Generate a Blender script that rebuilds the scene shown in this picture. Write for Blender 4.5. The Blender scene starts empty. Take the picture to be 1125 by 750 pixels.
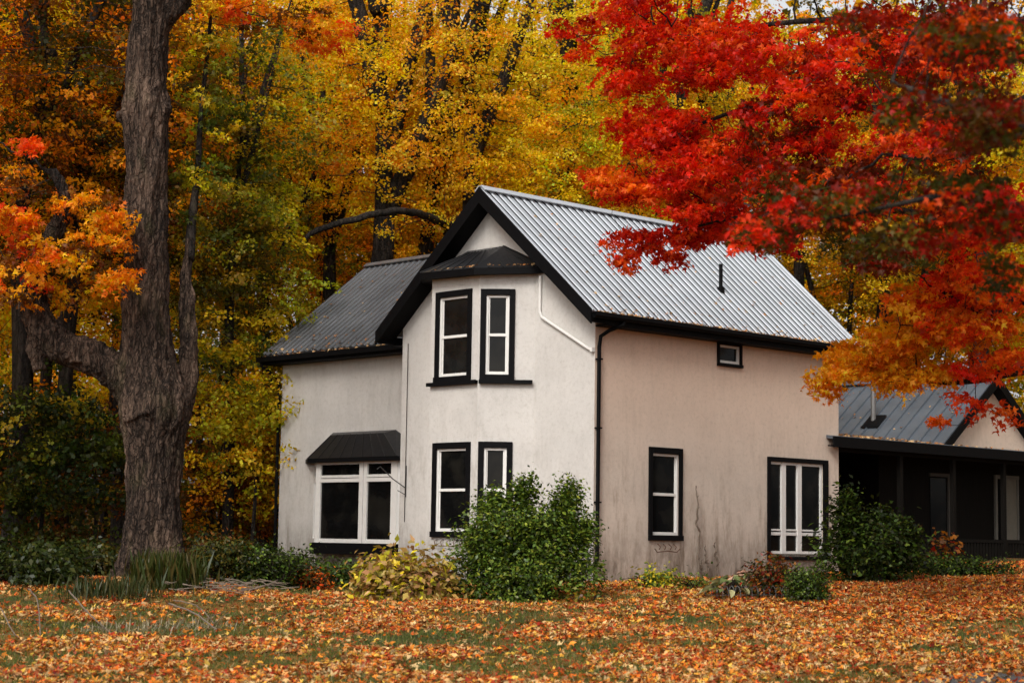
import bpy, bmesh, math, random
import numpy as np
from mathutils import Vector, Matrix
rng = np.random.default_rng(7)
random.seed(7)
S = bpy.context.scene
COL = S.collection

# ------------------------------------------------------------------ camera
FPX, PITCH, YAW, ROLL = 2062.0, .1055, .8029, .0155
cp, sp, cr, sr = math.cos(PITCH), math.sin(PITCH), math.cos(ROLL), math.sin(ROLL)
CF = np.array([0, cp, sp]); _R = np.array([1, 0, 0.]); _T = np.array([0, -sp, cp])
CR = cr*_R + sr*_T; CT = -sr*_R + cr*_T
cam_d = bpy.data.cameras.new('camera'); cam = bpy.data.objects.new('camera', cam_d); COL.objects.link(cam)
cam_d.sensor_width = 36; cam_d.lens = 36*FPX/1125; cam_d.clip_end = 3000; cam_d.clip_start = .1
cam.matrix_world = Matrix(((CR[0], CT[0], -CF[0], 0), (CR[1], CT[1], -CF[1], 0), (CR[2], CT[2], -CF[2], 0), (0, 0, 0, 1)))
cam_d.dof.use_dof = True; cam_d.dof.focus_distance = 40; cam_d.dof.aperture_fstop = 1.8
S.camera = cam
def at(px, py, Y):
    d = CF + CR*(px-562.5)/FPX - CT*(py-375)/FPX
    return d*(Y/d[1])
CORNER = at(651, 640, 38)
UX = np.array([math.sin(YAW), math.cos(YAW), 0]); VX = np.array([-math.cos(YAW), math.sin(YAW), 0])
def to_world(u, v, z=0): return CORNER + UX*u + VX*v + np.array([0, 0, z])
def house_uv(x, y):
    dx, dy = x-CORNER[0], y-CORNER[1]
    return dx*UX[0]+dy*UX[1], dx*VX[0]+dy*VX[1]

def sstep(a, b, x):
    t = np.clip((x-a)/(b-a), 0, 1); return t*t*(3-2*t)
def ground_z(x, y):
    x = np.asarray(x, float); y = np.asarray(y, float)
    amp = .72+.035*np.clip(x, 0, 14)
    z = -1.65+sstep(19, 37, y)*amp+.03*np.clip(y-42, 0, 60)
    z = z+.16*np.exp(-((x+6.4)**2/5+(y-35)**2/4))
    # low bank in front of the old tree
    z = z+.10*sstep(30.2, 31.0, y)*sstep(-3.2, -5.5, x)*(1-sstep(33, 36, y))
    z = z+.035*np.sin(x*.9+1.3)*np.sin(y*.7)+.02*np.sin(x*2.1+y*1.3)
    return z
def gpoint(px, py):
    lo, hi = 10., 90.
    for _ in range(50):
        m = (lo+hi)/2; p = at(px, py, m)
        if p[2] > ground_z(p[0], p[1]): lo = m
        else: hi = m
    return at(px, py, lo)

# ------------------------------------------------------------------ materials
def new_mat(name):
    m = bpy.data.materials.new(name); m.use_nodes = True; nt = m.node_tree
    for n in list(nt.nodes): nt.nodes.remove(n)
    out = nt.nodes.new('ShaderNodeOutputMaterial')
    return m, nt, out
def nd(nt, t, **k):
    n = nt.nodes.new(t)
    for a, b in k.items(): setattr(n, a, b)
    return n
def ramp(nt, src, stops):
    r = nd(nt, 'ShaderNodeValToRGB'); e = r.color_ramp.elements
    while len(e) < len(stops): e.new(.5)
    for i, (p, c) in enumerate(stops):
        e[i].position = p; e[i].color = (*c, 1) if len(c) == 3 else c
    nt.links.new(src, r.inputs[0]); return r.outputs[0]
def noise(nt, vec, scale, detail=4, rough=.55, dist=0):
    n = nd(nt, 'ShaderNodeTexNoise'); n.inputs['Scale'].default_value = scale; n.inputs['Detail'].default_value = detail
    n.inputs['Roughness'].default_value = rough; n.inputs['Distortion'].default_value = dist
    if vec is not None: nt.links.new(vec, n.inputs['Vector'])
    return n.outputs['Fac']
def mapping(nt, scale=(1, 1, 1), src='Object'):
    tc = nd(nt, 'ShaderNodeTexCoord'); mp = nd(nt, 'ShaderNodeMapping'); mp.inputs['Scale'].default_value = scale
    nt.links.new(tc.outputs[src], mp.inputs['Vector']); return mp.outputs[0]
def mixc(nt, fac, a, b, mode='MIX'):
    m = nd(nt, 'ShaderNodeMix', data_type='RGBA', blend_type=mode)
    for s, i in ((fac, 0), (a, 6), (b, 7)):
        if isinstance(s, (int, float)): m.inputs[i].default_value = s
        elif isinstance(s, tuple): m.inputs[i].default_value = (*s, 1)
        else: nt.links.new(s, m.inputs[i])
    return m.outputs[2]
def maths(nt, op, a, b=0., c=None, clamp=False):
    m = nd(nt, 'ShaderNodeMath', operation=op, use_clamp=clamp)
    for i, s in enumerate((a, b, c)):
        if s is None: continue
        if isinstance(s, (int, float)): m.inputs[i].default_value = s
        else: nt.links.new(s, m.inputs[i])
    return m.outputs[0]
def bump(nt, h, strength=.3, dist=.02):
    b = nd(nt, 'ShaderNodeBump'); b.inputs['Strength'].default_value = strength; b.inputs['Distance'].default_value = dist
    nt.links.new(h, b.inputs['Height']); return b.outputs[0]
def principled(nt, out, color, rough=.6, normal=None, metal=0., spec=.5):
    p = nd(nt, 'ShaderNodeBsdfPrincipled')
    for s, n in ((color, 'Base Color'), (rough, 'Roughness'), (metal, 'Metallic')):
        if isinstance(s, tuple): p.inputs[n].default_value = (*s, 1)
        elif isinstance(s, (int, float)): p.inputs[n].default_value = s
        else: nt.links.new(s, p.inputs[n])
    p.inputs['Specular IOR Level'].default_value = spec
    if normal is not None: nt.links.new(normal, p.inputs['Normal'])
    nt.links.new(p.outputs[0], out.inputs[0]); return p
def simple(name, color, rough=.6, var=.25, scale=6., bmp=.15, metal=0., spec=.5, stretch=(1, 1, 1)):
    m, nt, out = new_mat(name); v = mapping(nt, stretch)
    f = noise(nt, v, scale, 6, .65)
    c = mixc(nt, f, tuple(x*(1-var) for x in color), tuple(min(1, x*(1+var)) for x in color))
    r = maths(nt, 'ADD', maths(nt, 'MULTIPLY', noise(nt, v, scale*2.3), .3), rough-.15, clamp=True)
    principled(nt, out, c, r, bump(nt, f, bmp), metal, spec); return m
def stucco(name, base, dark, bounce=None):
    m, nt, out = new_mat(name)
    v = mapping(nt, (1, 1, 1)); vs = mapping(nt, (1.5, 1.5, .32))
    tc = nd(nt, 'ShaderNodeTexCoord'); sx = nd(nt, 'ShaderNodeSeparateXYZ'); nt.links.new(tc.outputs['Object'], sx.inputs[0])
    z = sx.outputs[2]
    blot = ramp(nt, noise(nt, v, .9, 7, .7), [(.38, (0, 0, 0)), (.6, (1, 1, 1))])
    c = mixc(nt, blot, tuple(x*.89 for x in base), base)
    if bounce: # red leaf bounce light painted in, warmer towards the top
        up = maths(nt, 'MULTIPLY_ADD', z, .35, -.75, clamp=True)
        c = mixc(nt, maths(nt, 'MULTIPLY', up, .8), c, bounce)
    streak = ramp(nt, noise(nt, vs, 3.2, 6, .7), [(.47, (0, 0, 0)), (.66, (1, 1, 1))])
    low = maths(nt, 'MULTIPLY_ADD', z, -.33, 1.1, clamp=True)
    c = mixc(nt, maths(nt, 'MULTIPLY', streak, maths(nt, 'MULTIPLY', maths(nt, 'MULTIPLY_ADD', low, .9, .2), ridge_f(nt, ramp(nt, noise(nt, v, .55, 6, .7), [(.42, (.12, .12, .12)), (.62, (1, 1, 1))])))), c, dark)
    foot = maths(nt, 'MULTIPLY_ADD', z, -.85, 1.05, clamp=True)
    fine = ramp(nt, noise(nt, mapping(nt, (1, 1, .35)), 5, 8, .75), [(.42, (0, 0, 0)), (.62, (1, 1, 1))])
    c = mixc(nt, maths(nt, 'MULTIPLY', foot, maths(nt, 'MULTIPLY_ADD', fine, .6, .38)), c, tuple(x*.45 for x in dark))
    mot = ramp(nt, noise(nt, v, 11, 8, .8), [(.5, (0, 0, 0)), (.75, (1, 1, 1))])
    c = mixc(nt, maths(nt, 'MULTIPLY', mot, .4), c, dark)
    h = maths(nt, 'ADD', noise(nt, v, 45, 3, .6), maths(nt, 'MULTIPLY', noise(nt, v, 5), .8))
    principled(nt, out, c, .88, bump(nt, h, .35, .012), spec=.25); return m
def leafmat(name, trans=.38, rough=.5, gloss=.012):
    m, nt, out = new_mat(name)
    a = nd(nt, 'ShaderNodeAttribute'); a.attribute_name = 'col'
    hs = nd(nt, 'ShaderNodeHueSaturation'); hs.inputs['Saturation'].default_value = 1.08; hs.inputs['Value'].default_value = 1.1
    nt.links.new(a.outputs['Color'], hs.inputs['Color'])
    d = nd(nt, 'ShaderNodeBsdfDiffuse'); t = nd(nt, 'ShaderNodeBsdfTranslucent'); g = nd(nt, 'ShaderNodeBsdfGlossy')
    nt.links.new(a.outputs['Color'], d.inputs[0]); nt.links.new(hs.outputs[0], t.inputs[0])
    g.inputs['Roughness'].default_value = rough; g.inputs[0].default_value = (.8, .8, .8, 1)
    m1 = nd(nt, 'ShaderNodeMixShader'); m1.inputs[0].default_value = trans; m2 = nd(nt, 'ShaderNodeMixShader'); m2.inputs[0].default_value = gloss
    nt.links.new(d.outputs[0], m1.inputs[1]); nt.links.new(t.outputs[0], m1.inputs[2])
    nt.links.new(m1.outputs[0], m2.inputs[1]); nt.links.new(g.outputs[0], m2.inputs[2]); nt.links.new(m2.outputs[0], out.inputs[0])
    return m
def glassmat(name):
    m, nt, out = new_mat(name); v = mapping(nt)
    p = principled(nt, out, mixc(nt, ramp(nt, noise(nt, v, 1.3, 3), [(.45, (0, 0, 0)), (.65, (1, 1, 1))]), (.004, .004, .004), (.013, .012, .010)), .05, bump(nt, noise(nt, v, 1.2, 2), .05, .02), 0, .13)
    return m
def ridge_f(nt, c):
    b = nd(nt, 'ShaderNodeRGBToBW'); nt.links.new(c, b.inputs[0]); return b.outputs[0]
def barkmat(name, dark, light, sc=6.):
    m, nt, out = new_mat(name)
    v = mapping(nt, (1, 1, .16)); v2 = mapping(nt, (1, 1, .5))
    w = noise(nt, v, sc*1.6, 8, .7, .8)
    ridge = ramp(nt, w, [(.35, (0, 0, 0)), (.5, (.5, .5, .5)), (.62, (1, 1, 1))])
    c = mixc(nt, ridge, dark, light)
    vo = nd(nt, 'ShaderNodeTexVoronoi', feature='DISTANCE_TO_EDGE'); vo.inputs['Scale'].default_value = sc*1.5
    wv = nd(nt, 'ShaderNodeVectorMath', operation='ADD'); nz = nd(nt, 'ShaderNodeTexNoise'); nz.inputs['Scale'].default_value = 4; nz.inputs['Detail'].default_value = 5
    nt.links.new(mapping(nt, (1, 1, .22)), wv.inputs[0]); nt.links.new(mapping(nt), nz.inputs['Vector'])
    sc2 = nd(nt, 'ShaderNodeVectorMath', operation='SCALE'); sc2.inputs['Scale'].default_value = .22; nt.links.new(nz.outputs['Color'], sc2.inputs[0]); nt.links.new(sc2.outputs[0], wv.inputs[1]); nt.links.new(wv.outputs[0], vo.inputs['Vector'])
    crack = ramp(nt, vo.outputs['Distance'], [(.0, (0, 0, 0)), (.16, (1, 1, 1))])
    c = mixc(nt, maths(nt, 'MULTIPLY', maths(nt, 'SUBTRACT', 1., ridge_f(nt, crack)), .8), c, tuple(x*.5 for x in dark))
    w = maths(nt, 'ADD', w, maths(nt, 'MULTIPLY', ridge_f(nt, crack), .5))
    patch = ramp(nt, noise(nt, v2, 1.3, 5, .6), [(.5, (0, 0, 0)), (.62, (1, 1, 1))])
    c = mixc(nt, maths(nt, 'MULTIPLY', patch, maths(nt, 'MULTIPLY', ridge_f(nt, ridge), .6)), c, tuple(min(1, x*2.6) for x in light))
    moss = ramp(nt, noise(nt, v2, 2.1, 4), [(.55, (0, 0, 0)), (.7, (1, 1, 1))])
    c = mixc(nt, maths(nt, 'MULTIPLY', moss, .35), c, (.06, .055, .02))
    principled(nt, out, c, .9, bump(nt, w, 1., .06), spec=.2); return m

M = {}
def ridge_f(nt, c):
    b = nd(nt, 'ShaderNodeRGBToBW'); nt.links.new(c, b.inputs[0]); return b.outputs[0]
M['wall_front'] = stucco('pale_grey_stucco', (.54, .52, .49), (.21, .18, .145))
M['wall_side'] = stucco('bounce_tinted_stucco', (.60, .515, .435), (.22, .16, .11), (.68, .50, .385))  # tint paints the light bounced from the red maple
M['black'] = simple('black_paint', (.004, .004, .0045), .6, .4, 8, spec=.06)
M['white'] = simple('white_window_paint', (.66, .65, .62), .5, .12, 9, .05)
M['glass'] = glassmat('dark_window_glass')
M['curtain'] = simple('pale_curtain', (.13, .12, .095), .8, .2, 5)
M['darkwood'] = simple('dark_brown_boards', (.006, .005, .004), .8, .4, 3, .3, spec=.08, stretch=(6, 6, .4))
M['brick'] = simple('sooty_brick', (.035, .03, .03), .9, .4, 9, .5)
M['capstone'] = simple('pale_capstone', (.5, .49, .47), .8)
M['iron'] = simple('black_iron', (.02, .018, .017), .5, .3, 12)
M['rust'] = simple('rusty_iron', (.10, .05, .03), .8, .4, 12)
M['galv'] = simple('galvanised_pipe', (.20, .195, .19), .45, .2, 10, .05, .6)
M['asphalt'] = simple('grey_asphalt', (.075, .073, .072), .9, .35, 60, .5)
def roofmat(name, base, rough, metal, wear):
    m, nt, out = new_mat(name); v = mapping(nt, (1, 1, 1))
    f = ramp(nt, noise(nt, v, .8, 6, .65), [(.35, (0, 0, 0)), (.68, (1, 1, 1))])
    c = mixc(nt, f, tuple(x*(1-wear) for x in base), base)
    s = ramp(nt, noise(nt, v, 7, 8, .75), [(.55, (0, 0, 0)), (.75, (1, 1, 1))])
    c = mixc(nt, maths(nt, 'MULTIPLY', s, .4*wear), c, (.05, .045, .04))
    r = maths(nt, 'MULTIPLY_ADD', noise(nt, v, 3.3, 5), .25, rough-.1, clamp=True)
    principled(nt, out, c, r, bump(nt, noise(nt, v, 2.5, 3), .12, .02), metal, .5); return m
M['roof_main'] = roofmat('pale_ribbed_steel', (.46, .49, .53), .5, .15, .2)
M['roof_rib_shade'] = simple('rib_shade_and_grime', (.010, .010, .012), .8, .3, 6, spec=.06)  # paints rib shade and dark tree reflections, plus leaf dirt
M['roof_wing'] = roofmat('dimmed_ribbed_steel', (.15, .155, .165), .33, .3, .4)  # same steel as the main roof; dimmer sky reflection put in the colour
M['roof_annex'] = roofmat('slate_blue_steel', (.11, .13, .155), .45, .25, .35)
M['roof_bay'] = simple('black_sheet_metal', (.012, .012, .013), .4, .4, 5, .1, .1, spec=.3)
M['twig'] = barkmat('dark_branch_bark', (.010, .008, .007), (.032, .025, .020))
M['bark_old'] = barkmat('weathered_old_bark', (.010, .006, .004), (.095, .062, .044), 8)
M['drystick'] = simple('dry_stick', (.15, .115, .085), .9, .5, 8, .3)
M['leaf'] = leafmat('autumn_leaf', .56)
M['litter'] = leafmat('fallen_leaf', .1, .5, .02)
M['green'] = leafmat('green_leaf', .28, .4, .022)

# ------------------------------------------------------------------ mesh helpers
def finish(o, label=None, cat=None, group=None, kind=None):
    if label: o['label'] = label
    if cat: o['category'] = cat
    if group: o['group'] = group
    if kind: o['kind'] = kind
    return o
def link(name, me, parent=None):
    o = bpy.data.objects.new(name, me); COL.objects.link(o)
    if parent is not None: o.parent = parent
    return o
def empty(name, loc, rz=0., **k):
    o = link(name, None); o.location = tuple(loc); o.rotation_euler = (0, 0, rz); o.empty_display_size = .3
    return finish(o, **k)
class MB:
    def __init__(s): s.v = []; s.f = []; s.m = []; s.mats = []
    def mi(s, mat):
        if mat not in s.mats: s.mats.append(mat)
        return s.mats.index(mat)
    def poly(s, pts, mat):
        i = len(s.v); s.v += [tuple(p) for p in pts]; s.f.append(tuple(range(i, i+len(pts)))); s.m.append(s.mi(mat))
    def hexa(s, p, mat):  # 8 points: bottom 4 then top 4
        i = len(s.v); s.v += [tuple(q) for q in p]; k = s.mi(mat)
        for f in ((0, 3, 2, 1), (4, 5, 6, 7), (0, 1, 5, 4), (1, 2, 6, 5), (2, 3, 7, 6), (3, 0, 4, 7)):
            s.f.append(tuple(i+a for a in f)); s.m.append(k)
    def box(s, a, b, mat):
        x0, x1 = sorted((a[0], b[0])); y0, y1 = sorted((a[1], b[1])); z0, z1 = sorted((a[2], b[2]))
        s.hexa([(x0, y0, z0), (x1, y0, z0), (x1, y1, z0), (x0, y1, z0), (x0, y0, z1), (x1, y0, z1), (x1, y1, z1), (x0, y1, z1)], mat)
    def obox(s, fr, a, b, mat):  # box in a plane frame: fr(along, out, up)
        x0, x1 = sorted((a[0], b[0])); y0, y1 = sorted((a[1], b[1])); z0, z1 = sorted((a[2], b[2]))
        s.hexa([fr(*q) for q in [(x0, y0, z0), (x1, y0, z0), (x1, y1, z0), (x0, y1, z0), (x0, y0, z1), (x1, y0, z1), (x1, y1, z1), (x0, y1, z1)]], mat)
    def beam(s, p, q, w, h, mat, up=(0, 0, 1), drop=0.):
        p = Vector(p); q = Vector(q); d = (q-p).normalized(); up = Vector(up); sd = d.cross(up).normalized(); u = sd.cross(d).normalized()
        a, b = sd*w/2, u*h
        o = u*(-drop)
        s.hexa([p-a+o-b, q-a+o-b, q+a+o-b, p+a+o-b, p-a+o, q-a+o, q+a+o, p+a+o], mat)
    def tube(s, pts, rad, n, mat, cap=True):
        pts = [Vector(p) for p in pts]
        if not hasattr(rad, '__len__'): rad = [rad]*len(pts)
        k = s.mi(mat); base = len(s.v); ref = None
        for j, p in enumerate(pts):
            a = pts[max(j-1, 0)]; b = pts[min(j+1, len(pts)-1)]; d = (b-a).normalized()
            if ref is None:
                ref = d.orthogonal().normalized()
            ref = (ref-d*ref.dot(d)).normalized(); e = d.cross(ref)
            for i in range(n):
                t = 2*math.pi*i/n; s.v.append(tuple(p+(ref*math.cos(t)+e*math.sin(t))*rad[j]))
        for j in range(len(pts)-1):
            for i in range(n):
                a = base+j*n+i; b = base+j*n+(i+1) % n; s.f.append((a, b, b+n, a+n)); s.m.append(k)
        if cap:
            s.f.append(tuple(base+i for i in reversed(range(n)))); s.m.append(k)
            s.f.append(tuple(base+(len(pts)-1)*n+i for i in range(n))); s.m.append(k)
    def build(s, name, parent=None, smooth=False, bev=0.):
        me = bpy.data.meshes.new(name); me.from_pydata(s.v, [], s.f)
        for m in s.mats: me.materials.append(m)
        me.polygons.foreach_set('material_index', s.m)
        if smooth: me.polygons.foreach_set('use_smooth', [True]*len(s.f))
        me.update()
        o = link(name, me, parent)
        if bev:
            b = o.modifiers.new('bevel', 'BEVEL'); b.width = bev; b.segments = 1; b.limit_method = 'ANGLE'
        return o

# leaf shapes: verts (x along, y across, z) and quads
KITE = (np.array([[0, 0, 0], [.45, .42, -.10], [1, 0, -.22], [.5, -.40, -.10]])-[.4, 0, 0], [(0, 1, 2, 3)])
MAPLE = (np.array([[0, 0, 0], [-.12, .10, 0], [.42, .62, -.16], [.38, .18, .04], [1.0, 0, -.20], [.40, -.17, .04], [.36, -.62, -.16], [-.10, -.12, 0]])-[.35, 0, 0],
         [(0, 1, 2, 3), (0, 3, 4, 5), (0, 5, 6, 7)])
OVAL = (np.array([[0, 0, 0], [.38, .29, .03], [1, 0, -.12], [.38, -.29, .03]])-[.2, 0, 0], [(0, 1, 2, 3)])
BLADE = (np.array([[0, .03, 0], [0, -.03, 0], [1., 0, 0.]]), [(0, 1, 2)])
def norm(a): return a/np.maximum(np.linalg.norm(a, axis=-1, keepdims=True), 1e-9)
def leaf_mesh(name, P, N, size, color, shape, mat, T=None, parent=None, curl=None):
    n = len(P); sv, sf = shape; k = len(sv)
    N = norm(N)
    if T is None: T = rng.normal(size=(n, 3))
    T = norm(T-N*np.sum(T*N, 1, keepdims=True)); B = np.cross(N, T)
    size = np.broadcast_to(np.asarray(size, float), (n,))
    cz = np.ones(n) if curl is None else curl
    V = P[:, None, :]+size[:, None, None]*(sv[None, :, 0:1]*T[:, None]+sv[None, :, 1:2]*B[:, None]+(sv[None, :, 2]*cz[:, None])[:, :, None]*N[:, None])
    q = np.array(sf); m = q.shape[1]
    idx = (np.arange(n)[:, None, None]*k+q[None]).reshape(-1)
    me = bpy.data.meshes.new(name); me.vertices.add(n*k); me.vertices.foreach_set('co', V.astype(np.float32).reshape(-1))
    nf = n*len(sf); me.loops.add(nf*m); me.loops.foreach_set('vertex_index', idx.astype(np.int32))
    me.polygons.add(nf); me.polygons.foreach_set('loop_start', (np.arange(nf)*m).astype(np.int32))
    me.update(calc_edges=True)
    at_ = me.attributes.new('col', 'FLOAT_COLOR', 'POINT')
    cc = np.ones((n, k, 4), np.float32); cc[:, :, :3] = np.clip(color, 0.002, .95)[:, None, :]
    at_.data.foreach_set('color', cc.reshape(-1))
    me.materials.append(mat)
    if name is None: return me
    return link(name, me, parent)

PAL = dict(
    yellow=[(.86, .54, .020), (.80, .50, .016), (.90, .62, .05), (.74, .54, .03), (.86, .44, .014)],
    orangeyellow=[(.84, .36, .013), (.80, .27, .010), (.86, .44, .02), (.72, .29, .01)],
    limey=[(.56, .46, .02), (.42, .38, .02), (.66, .48, .025), (.30, .30, .02)],
    greenmix=[(.10, .12, .014), (.07, .095, .012), (.16, .16, .015), (.34, .24, .02), (.13, .13, .012)],
    olive=[(.09, .075, .010), (.06, .055, .008), (.13, .085, .010), (.05, .05, .008)],
    darkgreen=[(.020, .032, .005), (.030, .044, .006), (.014, .024, .004), (.042, .046, .007)],
    brightgreen=[(.085, .15, .018), (.06, .11, .014), (.14, .20, .022), (.035, .065, .010)],
    orange=[(.84, .27, .012), (.86, .34, .014), (.78, .20, .010), (.88, .42, .02)],
    gold=[(.88, .44, .015), (.86, .36, .012), (.90, .52, .03), (.80, .28, .01)],
    redorange=[(.80, .14, .010), (.76, .09, .010), (.84, .20, .012), (.68, .06, .009)],
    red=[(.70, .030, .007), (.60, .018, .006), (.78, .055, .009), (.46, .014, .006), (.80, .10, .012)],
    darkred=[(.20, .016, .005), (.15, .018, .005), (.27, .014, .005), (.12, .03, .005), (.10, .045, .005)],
    rust=[(.22, .07, .012), (.16, .06, .012), (.28, .10, .014), (.12, .06, .01)],
    brownish=[(.33, .20, .06), (.42, .25, .07), (.28, .15, .05), (.38, .27, .06), (.20, .17, .03)],
)
PAL = {k: np.array(v) for k, v in PAL.items()}
def palcol(keys, n, jitter=.22):
    k = rng.integers(0, len(keys), n); out = np.zeros((n, 3))
    for i, kk in enumerate(keys):
        p = PAL[kk]; s = k == i; out[s] = p[rng.integers(0, len(p), s.sum())]
    return out*(1+jitter*rng.normal(size=(n, 1)))

def bend(pts, n=5, jit=0.):
    """Catmull-Rom resample of a hand-set path of (x,y,z,r)."""
    P = np.array(pts, float); out = []
    for i in range(len(P)-1):
        p0, p1, p2, p3 = P[max(i-1, 0)], P[i], P[i+1], P[min(i+2, len(P)-1)]
        for t in np.linspace(0, 1, n, endpoint=False):
            out.append(.5*((2*p1)+(-p0+p2)*t+(2*p0-5*p1+4*p2-p3)*t*t+(-p0+3*p1-3*p2+p3)*t**3))
    out.append(P[-1]); out = np.array(out)
    if jit: out[1:-1, :3] += rng.normal(size=(len(out)-2, 3))*jit*out[1:-1, 3:4]
    return out

def colonize(paths, A, D=.4, dk=.6, di=6., iters=90, grav=0.0, tip=.012, pw=2.3, attach_from=2):
    """Grow branches from given trunk/limb paths towards attraction points A. Returns nodes, parent, radius."""
    nodes = []; par = []; fixr = []
    for path in paths:
        pts = path
        if nodes:
            d = np.linalg.norm(np.array(nodes)-pts[0, :3], axis=1); last = int(d.argmin())
        else: last = -1
        for p in pts:
            nodes.append(p[:3].copy()); par.append(last); fixr.append(p[3]); last = len(nodes)-1
    nodes = list(map(np.array, nodes)); n0 = len(nodes); act = np.ones(len(A), bool)
    NN = np.array(nodes)
    ok = np.array([fixr[i] for i in range(n0)]) < 9
    low = NN[:, 2] > (NN[0, 2]+attach_from)
    near = np.full(len(A), -1); nd_ = np.full(len(A), 1e9)
    ids = np.where(low)[0]
    dm = np.linalg.norm(A[:, None]-NN[None, ids], axis=2); j = dm.argmin(1); near = ids[j]; nd_ = dm[np.arange(len(A)), j]
    seen = set()
    for it in range(iters):
        use = act & (nd_ < di*(3 if it < 25 else 1))
        if not use.any(): break
        ui = np.where(use)[0]; nn = near[ui]
        uq, inv = np.unique(nn, return_inverse=True)
        P = np.array([nodes[i] for i in uq])
        dv = norm(A[ui]-np.array(nodes)[nn]); acc = np.zeros_like(P); np.add.at(acc, inv, dv)
        acc = norm(acc)+np.array([0, 0, grav])+rng.normal(size=acc.shape)*.18
        new = P+norm(acc)*D
        start = len(nodes); keepn = []
        for q, pi in zip(new, uq):
            key = (int(pi), round(q[0], 0), round(q[1], 0), round(q[2], 0), sum(1 for _ in ()))
            c = (int(pi), tuple(np.round((q-nodes[pi])/D*1.5).astype(int)))
            if c in seen: continue
            seen.add(c); nodes.append(q); par.append(int(pi)); fixr.append(0); keepn.append(q)
        if not keepn: break
        K = np.array(keepn); dm = np.linalg.norm(A[:, None]-K[None], axis=2); j = dm.argmin(1); dd = dm[np.arange(len(A)), j]
        b = dd < nd_; near[b] = start+j[b]; nd_[b] = dd[b]
        act &= nd_ > dk
    n = len(nodes); acc = np.zeros(n)
    kids = [[] for _ in range(n)]
    for i, p in enumerate(par):
        if p >= 0: kids[p].append(i)
    r = np.zeros(n)
    order = sorted(range(n), key=lambda i: -i)
    # parents of later nodes always have a lower index except re-attached limbs: iterate in reverse
    for i in range(n-1, -1, -1):
        s = sum(r[k]**pw for k in kids[i]); r[i] = max(s**(1/pw) if s > 0 else tip, tip)
        if fixr[i] > 0: r[i] = fixr[i]
    for i in range(n):
        p = par[i]
        if p >= 0: r[i] = min(r[i], r[p]*.92 if i >= n0 else r[i])
    return np.array(nodes), par, r, kids
def branch_mesh(mb, nodes, par, r, kids, mat, minr=0., skip=0):
    n = len(nodes); main = [-1]*n
    for i in range(n):
        if kids[i]: main[i] = max(kids[i], key=lambda k: r[k])
    starts = [i for i in range(n) if par[i] < 0 or main[par[i]] != i]
    for s in starts:
        chain = [] if par[s] < 0 else [par[s]]
        rr = [] if par[s] < 0 else [min(r[s], r[par[s]])]
        i = s
        while i >= 0:
            chain.append(i); rr.append(r[i]); i = main[i]
        if len(chain) < 2 or rr[0] < minr: continue
        k = 10 if max(rr) > .15 else (6 if max(rr) > .05 else (4 if max(rr) > .02 else 3))
        mb.tube([nodes[c] for c in chain], rr, k, mat, cap=False)

def clumps(A, cols, per, rad, flat, size, up=.9, spread=.7, droop=.15, outward=None, sizej=.25):
    """Leaves in flattened sprays round each attraction point."""
    n = len(A)*per; c = np.repeat(A, per, 0)
    ang = rng.uniform(0, 2*np.pi, n); rr = rad*np.sqrt(rng.uniform(0, 1, n))*np.repeat(rng.uniform(.6, 1.25, len(A)), per)
    # each spray has its own tilt
    tn = norm(np.repeat(norm(rng.normal(size=(len(A), 3))*.35+np.array([0, 0, 1.])), per, 0))
    ex = norm(np.cross(tn, np.array([0, 1, .001]))); ey = np.cross(tn, ex)
    P = c+ex*(rr*np.cos(ang))[:, None]+ey*(rr*np.sin(ang))[:, None]+tn*(rng.normal(size=n)*flat)[:, None]
    P[:, 2] -= droop*(rr/rad)**2*rad
    N = tn*up+rng.normal(size=(n, 3))*spread
    if outward is not None: N += norm(P-outward)*.35
    C = np.repeat(cols, per, 0)*(1+.16*rng.normal(size=(n, 1)))
    C[:, 1] *= 1+.14*rng.normal(size=n)
    sz = size*(1+sizej*rng.normal(size=n)).clip(.5, 1.6)
    T = P-c+rng.normal(size=(n, 3))*rad*.5; T[:, 2] -= rad*.3
    return P, N, sz, C, T

# ------------------------------------------------------------------ house
HA = math.pi/2-YAW
house = empty('farmhouse', CORNER, HA, label='two storey stucco farmhouse with black trim and ribbed metal roofs', cat='house')
def part(mb, name, parent=None, label=None, **k):
    o = mb.build(name, parent or house, **k)
    if label: o['label'] = label
    return o
def wall_grid(mb, fr, a0, a1, z0, z1, holes, mat, depth=.12):
    xs = sorted({a0, a1, *[h[0] for h in holes], *[h[1] for h in holes]}); zs = sorted({z0, z1, *[h[2] for h in holes], *[h[3] for h in holes]})
    for i in range(len(xs)-1):
        for j in range(len(zs)-1):
            cx, cz = (xs[i]+xs[i+1])/2, (zs[j]+zs[j+1])/2
            if any(h[0] < cx < h[1] and h[2] < cz < h[3] for h in holes): continue
            mb.poly([fr(xs[i], 0, zs[j]), fr(xs[i+1], 0, zs[j]), fr(xs[i+1], 0, zs[j+1]), fr(xs[i], 0, zs[j+1])], mat)
    for h in holes:
        c = [(h[0], h[2]), (h[1], h[2]), (h[1], h[3]), (h[0], h[3])]
        for k in range(4):
            p, q = c[k], c[(k+1) % 4]
            mb.poly([fr(p[0], 0, p[1]), fr(q[0], 0, q[1]), fr(q[0], -depth, q[1]), fr(p[0], -depth, p[1])], mat)
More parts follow.
